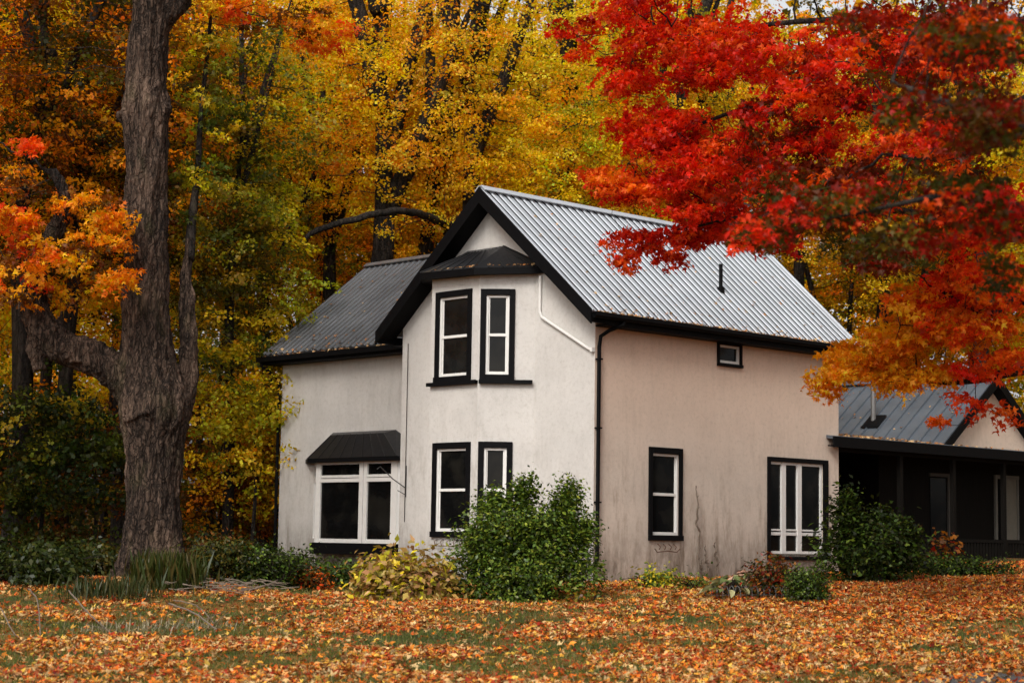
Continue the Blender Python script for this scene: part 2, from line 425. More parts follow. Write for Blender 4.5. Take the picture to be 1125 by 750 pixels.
# plane frames: fr(along, outwards, up)
fr_side = lambda a, o, z: (a, -o, z)
fr_front = lambda a, o, z: (-o, a, z)
fr_bay = lambda a, o, z: (-.8-o, a, z)
_d = np.array([.8, -.87]); _d /= np.linalg.norm(_d); _n = np.array([-_d[1]*-1, 0]) if False else np.array([_d[1], -_d[0]])
fr_facet = lambda a, o, z: (-.8+_d[0]*a+_n[0]*o, 2.62+_d[1]*a+_n[1]*o, z)
FL = float(np.hypot(.8, .87))
fr_facet2 = lambda a, o, z: (-.8+_d[0]*a+_n[0]*o, 4.13-_d[1]*a-_n[1]*o, z)
fr_wing = lambda a, o, z: (1-o, a, z)
def window(fr, a0, a1, z0, z1, trim=.10, kind='sash', sill=True, parent=None, trimtop=None, split=.5):
    """Black flat trim on the wall, white sash set in the opening, dark panes behind."""
    t = trim; tt = trimtop or trim
    mb = MB(); K = M['black']
    mb.obox(fr, (a0-t, .0015, z0), (a0-.002, .045, z1+tt), K); mb.obox(fr, (a1+.002, .0015, z0), (a1+t, .045, z1+tt), K)
    mb.obox(fr, (a0-.002, .0015, z1+.002), (a1+.002, .047, z1+tt+.002), K)
    mb.obox(fr, (a0-t, .0015, z0-t), (a1+t, .075, z0-.001), K)
    w = part(mb, 'window', parent, bev=.004)
    f = MB(); W = M['white']; s = .05; o0, o1 = -.065, -.004
    f.obox(fr, (a0+.001, o0, z0+.001), (a0+s, o1, z1-.001), W); f.obox(fr, (a1-s, o0, z0+.001), (a1-.001, o1, z1-.001), W)
    f.obox(fr, (a0+s, o0, z1-s), (a1-s, o1-.002, z1-.001), W); f.obox(fr, (a0+s, o0, z0+.001), (a1-s, o1-.002, z0+s*1.3), W)
    zm = z0+(z1-z0)*split; inner = s+.028
    if kind == 'sash':
        f.obox(fr, (a0+s, o0, zm-.03), (a1-s, o1-.012, zm+.03), W)
        # thin inner rim of the sash
        f.obox(fr, (a0+s, o0, z0+s*1.3), (a0+inner, o1-.03, z1-s), W); f.obox(fr, (a1-inner, o0, z0+s*1.3), (a1-s, o1-.03, z1-s), W)
    f.build('sash_frame', w, bev=.004)
    if kind == 'sash':
        for (q0, q1) in ((z0+s*1.3, zm-.03), (zm+.03, z1-s)):
            g = MB(); g.obox(fr, (a0+inner, -.058, q0), (a1-inner, -.05, q1), M['glass']); g.build('pane', w)
    else:
        g = MB(); g.obox(fr, (a0+s, -.058, z0+s*1.3), (a1-s, -.05, z1-s), M['glass']); g.build('pane', w)
    return w
BZ = -.7
roofz = lambda y: 8.33-.86*abs(y-3)
# right (long) wall
mb = MB(); H = [(1.76, 2.60, .98, 2.68), (3.92, 4.62, 4.74, 5.14), (5.70, 7.66, .62, 2.67)]
wall_grid(mb, fr_side, 0, 8.28, BZ, 5.62, H, M['wall_side'])
mb.poly([(8.28, 0, BZ), (8.28, 6, BZ), (8.28, 6, 5.62), (8.28, 3, 8.18), (8.28, 0, 5.62)], M['wall_side'])
part(mb, 'side_wall', label='long side wall in stained stucco with painted red bounce light')
# gable wall
mb = MB(); g = M['wall_front']
wall_grid(mb, fr_front, 0, 6, BZ, 5.62, [], g)
mb.poly([(0, 0, 5.62), (0, 6, 5.62), (0, 3, 8.18)], g)
mb.poly([(0, 6, BZ), (8.28, 6, BZ), (8.28, 6, 5.62), (0, 6, 5.62)], g)
part(mb, 'gable_wall')
# bay
mb = MB(); BT = 6.46
U1 = (2.95, 3.85, 4.28, 5.99); L1 = (2.92, 3.86, .99, 2.74)
wall_grid(mb, fr_bay, 2.62, 4.13, BZ, BT, [U1, L1], g)
U2 = (.15, .64, 4.28, 5.96); L2 = (.15, .63, .99, 2.74)
wall_grid(mb, fr_facet, 0, FL, BZ, BT, [U2, L2], g); wall_grid(mb, fr_facet2, 0, FL, BZ, BT, [], g)
part(mb, 'bay_wall')
for fr, h in ((fr_bay, U1), (fr_bay, L1), (fr_facet, U2), (fr_facet, L2)):
    window(fr, *h, trim=.12, trimtop=.13)
window(fr_side, *H[0], trim=.11, trimtop=.13); window(fr_side, *H[1], trim=.07, kind='fixed')
# sill band round the bay, upper floor
mb = MB(); K = M['black']
mb.obox(fr_bay, (2.60, .078, 4.085), (4.15, .11, 4.165), K)
mb.obox(fr_facet, (.02, .078, 4.085), (FL-.03, .11, 4.165), K)
mb.obox(fr_bay, (2.62, .003, 4.087), (4.13, .078, 4.158), K); mb.obox(fr_facet, (0.03, .003, 4.087), (FL-.05, .078, 4.158), K)
part(mb, 'bay_sill_band')
# bay roof
mb = MB(); R = M['roof_bay']
e = [(0, 5.30, 6.62), (-1.08, 4.22, 6.55), (-1.08, 2.50, 6.50), (0, 1.42, 6.55)]; t = [(0, 3.9, 7.12), (0, 2.75, 7.12)]
t0 = (-.25, 3.55, 7.02); t1 = (-.25, 3.05, 7.02)
mb.poly([e[0], t[0], t0, e[1]], R); mb.poly([e[1], t0, t1, e[2]], R); mb.poly([e[2], t1, t[1], e[3]], R); mb.poly([t[0], t[1], t1, t0], R)
dz = .14
for a, b in zip(e[:-1], e[1:]): mb.poly([a, b, (b[0], b[1], b[2]-dz), (a[0], a[1], a[2]-dz)], K)
mb.poly([(q[0], q[1], q[2]-dz) for q in e], K)
for a, b in ((t0, e[1]), (t1, e[2]), (t[1], e[3])): mb.tube([a, b], .022, 5, R)
for k in range(1, 5):
    f = k/5; mb.tube([np.array(t1)*(1-f)+np.array(t[1])*f+(0, 0, .005), np.array(e[2])*(1-f)+np.array(e[3])*f+(0, 0, .01)], .013, 4, R)
    mb.tube([np.array(t0)*(1-f)+np.array(t1)*f+(0, 0, .005), np.array(e[1])*(1-f)+np.array(e[2])*f+(0, 0, .01)], .013, 4, R)
part(mb, 'bay_roof', label='black hipped sheet metal roof over the two storey bay')
# wing walls
mb = MB(); WB = (6.72, 9.45, .76, 2.62)
wall_grid(mb, fr_wing, 6, 11.78, BZ, 5.62, [], g)
mb.poly([(1, 11.78, BZ), (7, 11.78, BZ), (7, 11.78, 5.62), (4, 11.78, 7.95), (1, 11.78, 5.62)], g)
mb.poly([(7, 6, BZ), (7, 11.78, BZ), (7, 11.78, 5.62), (7, 6, 5.62)], g)
part(mb, 'wing_wall')

def ribbed_roof(name, e0, e1, r1, r0, nrib, mat, rib_h=.028, rib_w=.06, seam=None, thick=.05, label=None, style='rib', gap=.05):  # seam: material of the strips that paint rib shade and leaf dirt
    """Sheet from eave line e0-e1 up to ridge line r0-r1 with ribs running eave to ridge."""
    e0, e1, r0, r1 = map(lambda q: Vector(q), (e0, e1, r0, r1)); nrm = (e1-e0).cross(r0-e0).normalized()
    if nrm.z < 0: nrm = -nrm
    mb = MB(); dn = nrm*thick
    mb.hexa([e0-dn, e1-dn, r1-dn, r0-dn, e0, e1, r1, r0], mat)
    L = (e1-e0).length
    for i in range(nrib+1):
        f = i/nrib; a = e0.lerp(e1, f); b = r0.lerp(r1, f); s = (e1-e0).normalized()*rib_w/2
        u = nrm*rib_h; lo = nrm*.001
        if i == 0: a = a+s; b = b+s
        if i == nrib: a = a-s; b = b-s
        tp = s*.45
        mb.hexa([a-s+lo, a+s+lo, b+s+lo, b-s+lo, a-tp+u, a+tp+u, b+tp+u, b-tp+u], mat)
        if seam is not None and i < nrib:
            # dark strip beside the rib: its shade and reflection painted in, with leaf dirt
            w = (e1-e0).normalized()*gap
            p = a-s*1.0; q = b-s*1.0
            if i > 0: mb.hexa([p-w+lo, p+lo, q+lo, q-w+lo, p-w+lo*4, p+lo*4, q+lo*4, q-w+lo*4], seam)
    return part(mb, name, label=label)
FX0, FX1, OV = -.48, 8.72, .36
ze = roofz(-OV)
ribbed_roof('main_roof', (FX0, -OV, ze), (FX1, -OV, ze), (FX1+.35, 3, 8.33), (FX0, 3, 8.33), 40, M['roof_main'], seam=M['roof_rib_shade'], label='pale ribbed steel slope above the long side wall')
ribbed_roof('main_roof', (FX0, 6+OV, ze), (FX1, 6+OV, ze), (FX1+.35, 3, 8.33), (FX0, 3, 8.33), 40, M['roof_main'], seam=M['roof_rib_shade'])
mb = MB(); mb.beam((FX0-.01, 2.93, 8.31), (FX1+.36, 2.93, 8.31), .17, .02, M['roof_main'], up=(0, -.65, .76), drop=-.055); mb.beam((FX0-.01, 3.07, 8.31), (FX1+.36, 3.07, 8.31), .17, .02, M['roof_main'], up=(0, .65, .76), drop=-.055)
part(mb, 'ridge_cap')
# rake fascias and soffits, eave fascias
mb = MB(); K = M['black']
for sgn in (-1, 1):
    ye = 3+sgn*(3+OV)
    for xx in (FX0-.02, FX1+.02):
        xr = xx+(.35 if xx > 1 else 0)
        p = Vector((xx, ye, ze)); q = Vector((xr, 3, 8.33)); d = .27
        for x_a, x_b in ((-.02, .02),):
            mb.hexa([(p.x+x_a, p.y, p.z-d), (p.x+x_b, p.y, p.z-d), (q.x+x_b, q.y, q.z-d*1.15), (q.x+x_a, q.y, q.z-d*1.15),
                     (p.x+x_a, p.y, p.z+.03), (p.x+x_b, p.y, p.z+.03), (q.x+x_b, q.y, q.z+.03), (q.x+x_a, q.y, q.z+.03)], K)
    # gable soffit
    for xa, xb in ((FX0+.002, -.002), (8.282, FX1-.002)):
        mb.hexa([(xa, ye, ze-.20), (xb, ye, ze-.20), (xb, 3, 8.33-.22), (xa, 3, 8.33-.22), (xa, ye, ze-.17), (xb, ye, ze-.17), (xb, 3, 8.33-.19), (xa, 3, 8.33-.19)], K)
    y_in = 0 if sgn < 0 else 6
    mb.box((.003, ye+.01*(-sgn), ze-.26), (8.277, y_in+.002*sgn, ze-.235), K)
    mb.box((FX0+.03, ye-.012*sgn, ze-.234), (FX1-.03, ye-.045*sgn, ze-.06), K)
part(mb, 'fascia')
# gutter along the right eave with leaf litter in it
mb = MB()
gy = -OV-.06; gz = ze-.08
prof = [(-.055, .05), (-.06, -.02), (-.04, -.06), (.0, -.075), (.04, -.06), (.055, -.02), (.055, .05)]
for (y0, z0), (y1, z1) in zip(prof[:-1], prof[1:]):
    mb.hexa([(FX0, gy+y0, gz+z0), (FX1, gy+y0, gz+z0), (FX1, gy+y1, gz+z1), (FX0, gy+y1, gz+z1),
             (FX0, gy+y0*.9, gz+z0+.008), (FX1, gy+y0*.9, gz+z0+.008), (FX1, gy+y1*.9, gz+z1+.008), (FX0, gy+y1*.9, gz+z1+.008)], K)
part(mb, 'gutter')
mb = MB(); mb.tube([(.42, gy, gz-.07), (.41, gy+.02, gz-.14), (.2, -.2, gz-.26), (.08, -.08, gz-.38), (.06, -.06, gz-.6), (.06, -.06, .62), (.06, -.07, .5), (-.02, -.10, .36), (-.14, -.16, .25)], .042, 10, K)
for z in (1.6, 3.1, 4.5): mb.box((.005, -.118, z), (.115, -.003, z+.03), K)
part(mb, 'downspout', smooth=False)
mb = MB(); W = M['white']
mb.tube([(-.05, 1.56, 6.36), (-.05, 1.56, 5.60), (-.05, 1.50, 5.48), (-.05, .15, 4.74), (-.05, .04, 4.70)], .032, 8, W)
mb.box((-.09, .0, 4.66), (-.004, .06, 4.75), W)
part(mb, 'white_downspout')
mb = MB(); mb.tube([(-.03, 6.0-.22, 5.2), (-.03, 5.78, 1.2)], .008, 4, M['iron']); part(mb, 'cable')
# chimney, vent
mb = MB(); mb.box((8.02, 2.65, 7.6), (8.72, 3.35, 8.95), M['brick'])
for k in range(5): mb.box((8.0, 2.63, 8.72+k*.0-.0), (8.74, 3.37, 8.78), M['brick'])
ch = part(mb, 'chimney'); mb = MB(); mb.box((7.95, 2.58, 8.952), (8.79, 3.42, 9.06), M['capstone']); mb.box((8.2, 2.8, 9.062), (8.55, 3.2, 9.2), M['brick']); mb.build('chimney_cap', ch)
zv = roofz(.87); mb = MB(); mb.tube([(5.03, .87, zv-.1), (5.03, .87, zv+.62)], .045, 10, K); mb.tube([(5.03, .87, zv-.05), (5.03, .87, zv+.09)], .09, 10, K); part(mb, 'vent_pipe')
# wing roof
wz = lambda x: 8.02-.78*abs(x-4)
ribbed_roof('wing_roof', (.58, 12.15, wz(.58)), (.58, 3.6, wz(.58)), (4, 3.6, 8.02), (4, 12.15, 8.02), 38, M['roof_wing'], seam=M['roof_rib_shade'], rib_w=.08, rib_h=.03, gap=.06, label='ribbed slope over the left wing, painted darker for its dimmer reflection')
ribbed_roof('wing_roof', (7.42, 12.15, wz(7.42)), (7.42, 3.6, wz(7.42)), (4, 3.6, 8.02), (4, 12.15, 8.02), 38, M['roof_wing'], seam=M['roof_rib_shade'])
mb = MB(); mb.beam((3.93, 12.16, 8.0), (3.93, 3.6, 8.0), .17, .02, M['roof_wing'], up=(-.6, 0, .8), drop=-.055); mb.beam((4.07, 12.16, 8.0), (4.07, 3.6, 8.0), .17, .02, M['roof_wing'], up=(.6, 0, .8), drop=-.055)
part(mb, 'ridge_cap')
mb = MB()
for xe in (.58, 7.42):
    mb.hexa([(xe, 12.13, wz(xe)-.26), (xe, 12.17, wz(xe)-.26), (4, 12.17, 8.02-.3), (4, 12.13, 8.02-.3), (xe, 12.13, wz(xe)+.03), (xe, 12.17, wz(xe)+.03), (4, 12.17, 8.05), (4, 12.13, 8.05)], K)
mb.box((.585, 6.05, wz(.58)-.24), (.615, 12.12, wz(.58)-.05), K); mb.box((.62, 6.05, wz(.58)-.24), (.998, 12.12, wz(.58)-.21), K)
mb.hexa([(.6, 11.79, wz(.6)-.2), (.6, 12.12, wz(.6)-.2), (4, 12.12, 7.8), (4, 11.79, 7.8), (.6, 11.79, wz(.6)-.17), (.6, 12.12, wz(.6)-.17), (4, 12.12, 7.83), (4, 11.79, 7.83)], K)
part(mb, 'fascia')
mb = MB(); mb.box((.47, 6.3, wz(.58)-.17), (.58, 12.2, wz(.58)-.05), K)
mb.tube([(.52, 12.05, wz(.58)-.17), (.55, 12.05, wz(.58)-.3), (.92, 11.9, wz(.58)-.55), (.95, 11.84, wz(.58)-.7), (.95, 11.84, 0)], .04, 8, K); part(mb, 'gutter')
# bay window of the wing
xb = .45; z0, z1 = .76, 2.64
bw = MB(); bw.poly([(1, 6.1, .5), (xb, 6.62, .5), (xb, 9.62, .5), (1, 10.4, .5)], K)
for a, b in (((1, 6.1), (xb, 6.62)), ((xb, 6.62), (xb, 9.62)), ((xb, 9.62), (1, 10.4))):
    bw.poly([(*a, .5), (*b, .5), (*b, .70), (*a, .70)], K)
bw.poly([(1, 6.1, .70), (xb, 6.62, .70), (xb, 9.62, .70), (1, 10.4, .70)], K)
bw.box((xb-.07, 6.55, .44), (xb+.02, 9.70, .70), K)
bwo = part(bw, 'bay_window', label='wide white framed bay window under a small black metal hood')
fr_b = lambda a, o, z: (xb-o, a, z)
f = MB(); W = M['white']
for a0, a1 in ((6.62, 6.84), (7.70, 7.83), (7.85, 7.99), (9.44, 9.62)): f.obox(fr_b, (a0, -.08, .702), (a1, .0, z1), W)
for q0, q1 in ((.702, .80), (2.13, 2.22), (2.235, 2.30), (2.55, 2.64)): f.obox(fr_b, (6.84, -.075, q0), (7.70, -.004, q1), W); f.obox(fr_b, (7.99, -.075, q0), (9.44, -.004, q1), W)
f.obox(fr_b, (7.83, -.07, .71), (7.85, -.02, 2.63), K)
ln = math.hypot(.55, .78); fr_s = lambda a, o, z: (xb+.55/ln*a-.78/ln*o, 9.62+.78/ln*a+.55/ln*o, z)
for a0, a1 in ((0.01, .10), (ln-.1, ln)): f.obox(fr_s, (a0, -.08, .702), (a1, -.002, z1), W)
for q0, q1 in ((.702, .80), (2.13, 2.30), (2.55, 2.64)): f.obox(fr_s, (.1, -.075, q0), (ln-.1, -.004, q1), W)
ln2 = math.hypot(.55, .52); fr_t = lambda a, o, z: (xb+.55/ln2*a-.52/ln2*o, 6.62-.52/ln2*a-.55/ln2*o, z)
for a0, a1 in ((0.01, .08), (ln2-.08, ln2)): f.obox(fr_t, (a0, -.08, .702), (a1, -.002, z1), W)
for q0, q1 in ((.702, .80), (2.55, 2.64)): f.obox(fr_t, (.08, -.075, q0), (ln2-.08, -.004, q1), W)
f.build('window_frame', bwo, bev=.004)
for fr, a0, a1 in ((fr_b, 6.84, 7.70), (fr_b, 7.99, 9.44), (fr_s, .1, ln-.1), (fr_t, .08, ln2-.08)):
    for q0, q1 in ((.80, 2.13), (2.30, 2.55)):
        g_ = MB(); g_.obox(fr, (a0, -.055, q0), (a1, -.045, q1), M['glass']); g_.build('pane', bwo)
h = MB(); ez = 2.70; e = [(1, 10.75, ez+.03), (.28, 9.75, ez), (.28, 6.45, ez), (1, 6.02, ez)]; t = [(1, 9.7, 3.36), (1, 7.35, 3.36)]
tf = [(.75, 9.45, 3.28), (.75, 7.5, 3.28)]
h.poly([e[0], t[0], tf[0], e[1]], R); h.poly([e[1], tf[0], tf[1], e[2]], R); h.poly([e[2], tf[1], t[1], e[3]], R); h.poly([t[0], t[1], tf[1], tf[0]], R)
for a, b in zip(e[:-1], e[1:]): h.poly([a, b, (b[0], b[1], b[2]-.10), (a[0], a[1], a[2]-.10)], K)
h.poly([(q[0], q[1], q[2]-.10) for q in e], K)
for k in range(0, 9):
    f_ = k/8; h.tube([np.array(tf[0])*(1-f_)+np.array(tf[1])*f_, np.array(e[1])*(1-f_)+np.array(e[2])*f_], .016, 4, R)
h.build('bay_window_hood', bwo)
# triple window / garden door on the right wall
a0, a1, z0, z1 = H[2]
mb = MB(); t = .09
mb.obox(fr_side, (a0-t, .0015, z0-.06), (a0-.002, .045, z1+.1), K); mb.obox(fr_side, (a1+.002, .0015, z0-.06), (a1+.17, .045, z1+.1), K)
mb.obox(fr_side, (a0-.002, .0015, z1+.002), (a1+.002, .047, z1+.102), K); mb.obox(fr_side, (a0-t, .0015, z0-.14), (a1+.17, .08, z0-.061), K)
mb.obox(fr_side, (a0, -.1, z0-.06), (a1, .0, z0-.001), K)
tw = part(mb, 'window', label='wide window of three tall lights above three short ones'); f = MB()
ms = [a0, a0+.52, a0+1.10, a1]; o0, o1 = -.065, -.012
f.obox(fr_side, (a0+.001, o0, z0+.001), (a0+.035, o1, z1-.001), W); f.obox(fr_side, (a1-.07, o0, z0+.001), (a1-.001, o1, z1-.001), W)
for x in ms[1:3]: f.obox(fr_side, (x-.08, o0, z0+.001), (x+.08, o1+.01, z1-.001), W)
segs = [(a0+.035, ms[1]-.08), (ms[1]+.08, ms[2]-.08), (ms[2]+.08, a1-.07)]
for s0, s1 in segs:
    for q0, q1 in ((z0+.001, z0+.06), (1.03, 1.10), (1.13, 1.17), (z1-.06, z1-.001)): f.obox(fr_side, (s0, o0, q0), (s1, o1-.004, q1), W)
f.build('window_frame', tw, bev=.004)
for s0, s1 in segs:
    for q0, q1 in ((z0+.06, 1.03), (1.17, z1-.06)):
        g_ = MB(); g_.obox(fr_side, (s0, -.058, q0), (s1, -.05, q1), M['glass']); g_.build('pane', tw)
# iron brackets
mb = MB()
for x in (1.95, 2.12, 2.3, 2.45): mb.tube([(x, -.01, .80), (x, -.09, .74), (x, -.05, .68)], .009, 5, M['rust'])
mb.tube([(1.8, -.06, .70), (1.88, -.06, .63), (2.2, -.06, .66), (2.5, -.06, .63), (2.6, -.06, .70)], .011, 5, M['rust']); part(mb, 'iron_bracket')
mb = MB()
for y in np.linspace(3.0, 3.8, 5): mb.tube([(-.81, y, .82), (-.89, y, .78), (-.86, y, .68)], .009, 5, M['rust'])
mb.tube([(-.87, 2.9, .69), (-.87, 3.9, .69)], .01, 5, M['rust']); part(mb, 'iron_bracket')
mb = MB(); mb.tube([(-.02, 5.77, 2.45), (-.02, 5.77, 1.75)], .014, 6, M['iron']); mb.tube([(-.02, 5.77, 1.95), (-.25, 5.95, 2.15), (-.5, 6.1, 2.42), (-.55, 6.15, 2.36)], .012, 6, M['iron']); mb.tube([(-.02, 5.77, 1.8), (-.15, 5.9, 1.9)], .01, 5, M['iron']); part(mb, 'plant_hook')
# annex
AX, AZ, AS = 15.53, 5.28, .76
az = lambda x: AZ-AS*abs(x-AX)
ribbed_roof('annex_roof', (13.02, 7.5, az(13.02)), (13.02, .22, az(13.02)), (AX, .22, AZ), (AX, 7.5, AZ), 18, M['roof_annex'], rib_h=.045, rib_w=.035, label='slate blue standing seam slope of the porch wing')
ribbed_roof('annex_roof', (18.04, 7.5, az(18.04)), (18.04, .22, az(18.04)), (AX, .22, AZ), (AX, 7.5, AZ), 18, M['roof_annex'], rib_h=.045, rib_w=.035)
mb = MB(); mb.beam((AX-.07, 7.5, AZ), (AX-.07, .2, AZ), .17, .02, M['roof_annex'], up=(-.6, 0, .8), drop=-.06); mb.beam((AX+.07, 7.5, AZ), (AX+.07, .2, AZ), .17, .02, M['roof_annex'], up=(.6, 0, .8), drop=-.06); part(mb, 'ridge_cap')
mb = MB(); ag = M['wall_side']
mb.poly([(13.3, .5, 3.2), (17.76, .5, 3.2), (17.76, .5, az(17.76)-.06), (AX, .5, AZ-.06), (13.3, .5, az(13.3)-.06)], ag)
mb.poly([(13.3, .5, 3.2), (13.3, 7.3, 3.2), (13.3, 7.3, az(13.3)-.06), (13.3, .5, az(13.3)-.06)], ag)
mb.poly([(17.76, .5, 3.2), (17.76, 7.3, 3.2), (17.76, 7.3, az(17.76)-.06), (17.76, .5, az(17.76)-.06)], ag)
mb.poly([(13.3, 7.3, 3.2), (17.76, 7.3, 3.2), (17.76, 7.3, az(17.76)-.06), (AX, 7.3, AZ-.06), (13.3, 7.3, az(13.3)-.06)], ag); part(mb, 'annex_gable_wall')
mb = MB()
for xe in (13.02, 18.04):
    for ya, yb in ((.17, .215),):
        mb.hexa([(xe, ya, az(xe)-.22), (xe, yb, az(xe)-.22), (AX, yb, AZ-.25), (AX, ya, AZ-.25), (xe, ya, az(xe)+.03), (xe, yb, az(xe)+.03), (AX, yb, AZ+.03), (AX, ya, AZ+.03)], K)
    mb.hexa([(xe, .216, az(xe)-.2), (xe, .498, az(xe)-.2), (AX, .498, AZ-.22), (AX, .216, AZ-.22), (xe, .216, az(xe)-.17), (xe, .498, az(xe)-.17), (AX, .498, AZ-.19), (AX, .216, AZ-.19)], K)
part(mb, 'fascia')
D = M['darkwood']; mb = MB()
mb.box((8.3, 3.0, BZ), (11.6, 3.1, 3.4), D); mb.box((11.6, 1.2, BZ), (11.7, 3.1, 3.4), D)
mb.box((11.7, 1.2, BZ), (20.2, 1.3, 3.19), D); mb.box((20.1, 1.3, BZ), (20.2, 7, 3.19), D); mb.box((11.7, 7, BZ), (20.2, 7.1, 3.19), D)
mb.box((8.3, -.05, 3.0), (20.1, .1, 3.1), D)
part(mb, 'porch_wall', label='dark brown boarded wall at the back of the shaded porch')
mb = MB(); mb.box((8.3, .05, BZ), (20.1, 3.0, .3), D); part(mb, 'porch_floor')
mb = MB(); zf = lambda y: 3.34+.12*(y+.2)
mb.hexa([(7.80, -.2, 3.27), (20.4, -.2, 3.27), (20.4, -.003, 3.29), (7.80, -.003, 3.29), (7.80, -.2, zf(-.2)), (20.4, -.2, zf(-.2)), (20.4, -.003, zf(-.003)), (7.80, -.003, zf(-.003))], M['roof_annex'])
mb.hexa([(8.29, -.003, 3.29), (20.4, -.003, 3.29), (20.4, 3.0, 3.45), (8.29, 3.0, 3.45), (8.29, -.003, zf(-.003)), (20.4, -.003, zf(-.003)), (20.4, 3.0, zf(3.)), (8.29, 3.0, zf(3.))], M['roof_annex'])
mb.box((7.78, -.26, 3.08), (20.4, -.205, 3.325), K); mb.box((7.8, -.20, 3.10), (20.4, -.05, 3.13), K)
part(mb, 'porch_roof', label='shallow dark shed roof edge in front of the annex')
for x in (10.7, 13.0, 15.35, 17.9):
    mb = MB(); mb.box((x, -.05, BZ), (x+.12, .05, 2.998), D); part(mb, 'porch_post')
mb = MB(); mb.box((10.82, -.03, .95), (20.1, .04, 1.03), D); mb.box((10.82, -.02, .28), (20.1, .02, .34), D)
for x in np.arange(10.9, 20, .14): mb.box((x, -.015, .34), (x+.09, .015, .95), D)
part(mb, 'railing')
fr_p = lambda a, o, z: (a, 1.2-o, z)
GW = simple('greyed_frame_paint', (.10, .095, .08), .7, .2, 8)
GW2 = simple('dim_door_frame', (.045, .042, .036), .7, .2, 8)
mb = MB(); mb.obox(fr_p, (14.62, .002, .4), (14.72, .06, 2.72), GW2); mb.obox(fr_p, (13.8, .002, 2.64), (14.618, .058, 2.72), GW2)
pd = part(mb, 'porch_door'); mb = MB(); mb.obox(fr_p, (13.85, .003, .4), (14.6, .02, 2.6), M['glass']); mb.build('pane', pd)
mb = MB(); mb.obox(fr_p, (16.9, .002, 1.05), (17.0, .06, 2.78), GW); mb.obox(fr_p, (17.0, .002, 2.68), (18.1, .058, 2.78), GW); mb.obox(fr_p, (17.38, .002, 1.05), (17.46, .055, 2.68), GW)
mb.obox(fr_p, (18.0, .002, 1.05), (18.08, .056, 2.68), GW)
pw = part(mb, 'porch_window'); mb = MB(); mb.obox(fr_p, (17.0, .003, 1.05), (17.38, .02, 2.68), M['glass']); mb.build('pane', pw)
mb = MB(); mb.obox(fr_p, (17.46, .003, 1.05), (18.0, .035, 2.68), M['curtain']); mb.build('blind', pw)
# flue on annex roof
px_, py_ = 13.95, 3.0; zz = az(px_)
mb = MB(); mb.tube([(px_, py_, zz-.05), (px_, py_, zz+1.0)], .07, 10, M['galv']); fl = part(mb, 'flue_pipe')
mb = MB(); mb.hexa([(px_-.25, py_-.3, az(px_-.25)+.05), (px_+.2, py_-.3, az(px_+.2)+.05), (px_+.2, py_+.25, az(px_+.2)+.05), (px_-.25, py_+.25, az(px_-.25)+.05), (px_-.2, py_-.25, az(px_-.2)+.10), (px_+.15, py_-.25, az(px_+.15)+.10), (px_+.15, py_+.2, az(px_+.15)+.10), (px_-.2, py_+.2, az(px_-.2)+.10)], K); mb.build('flue_flashing', fl)

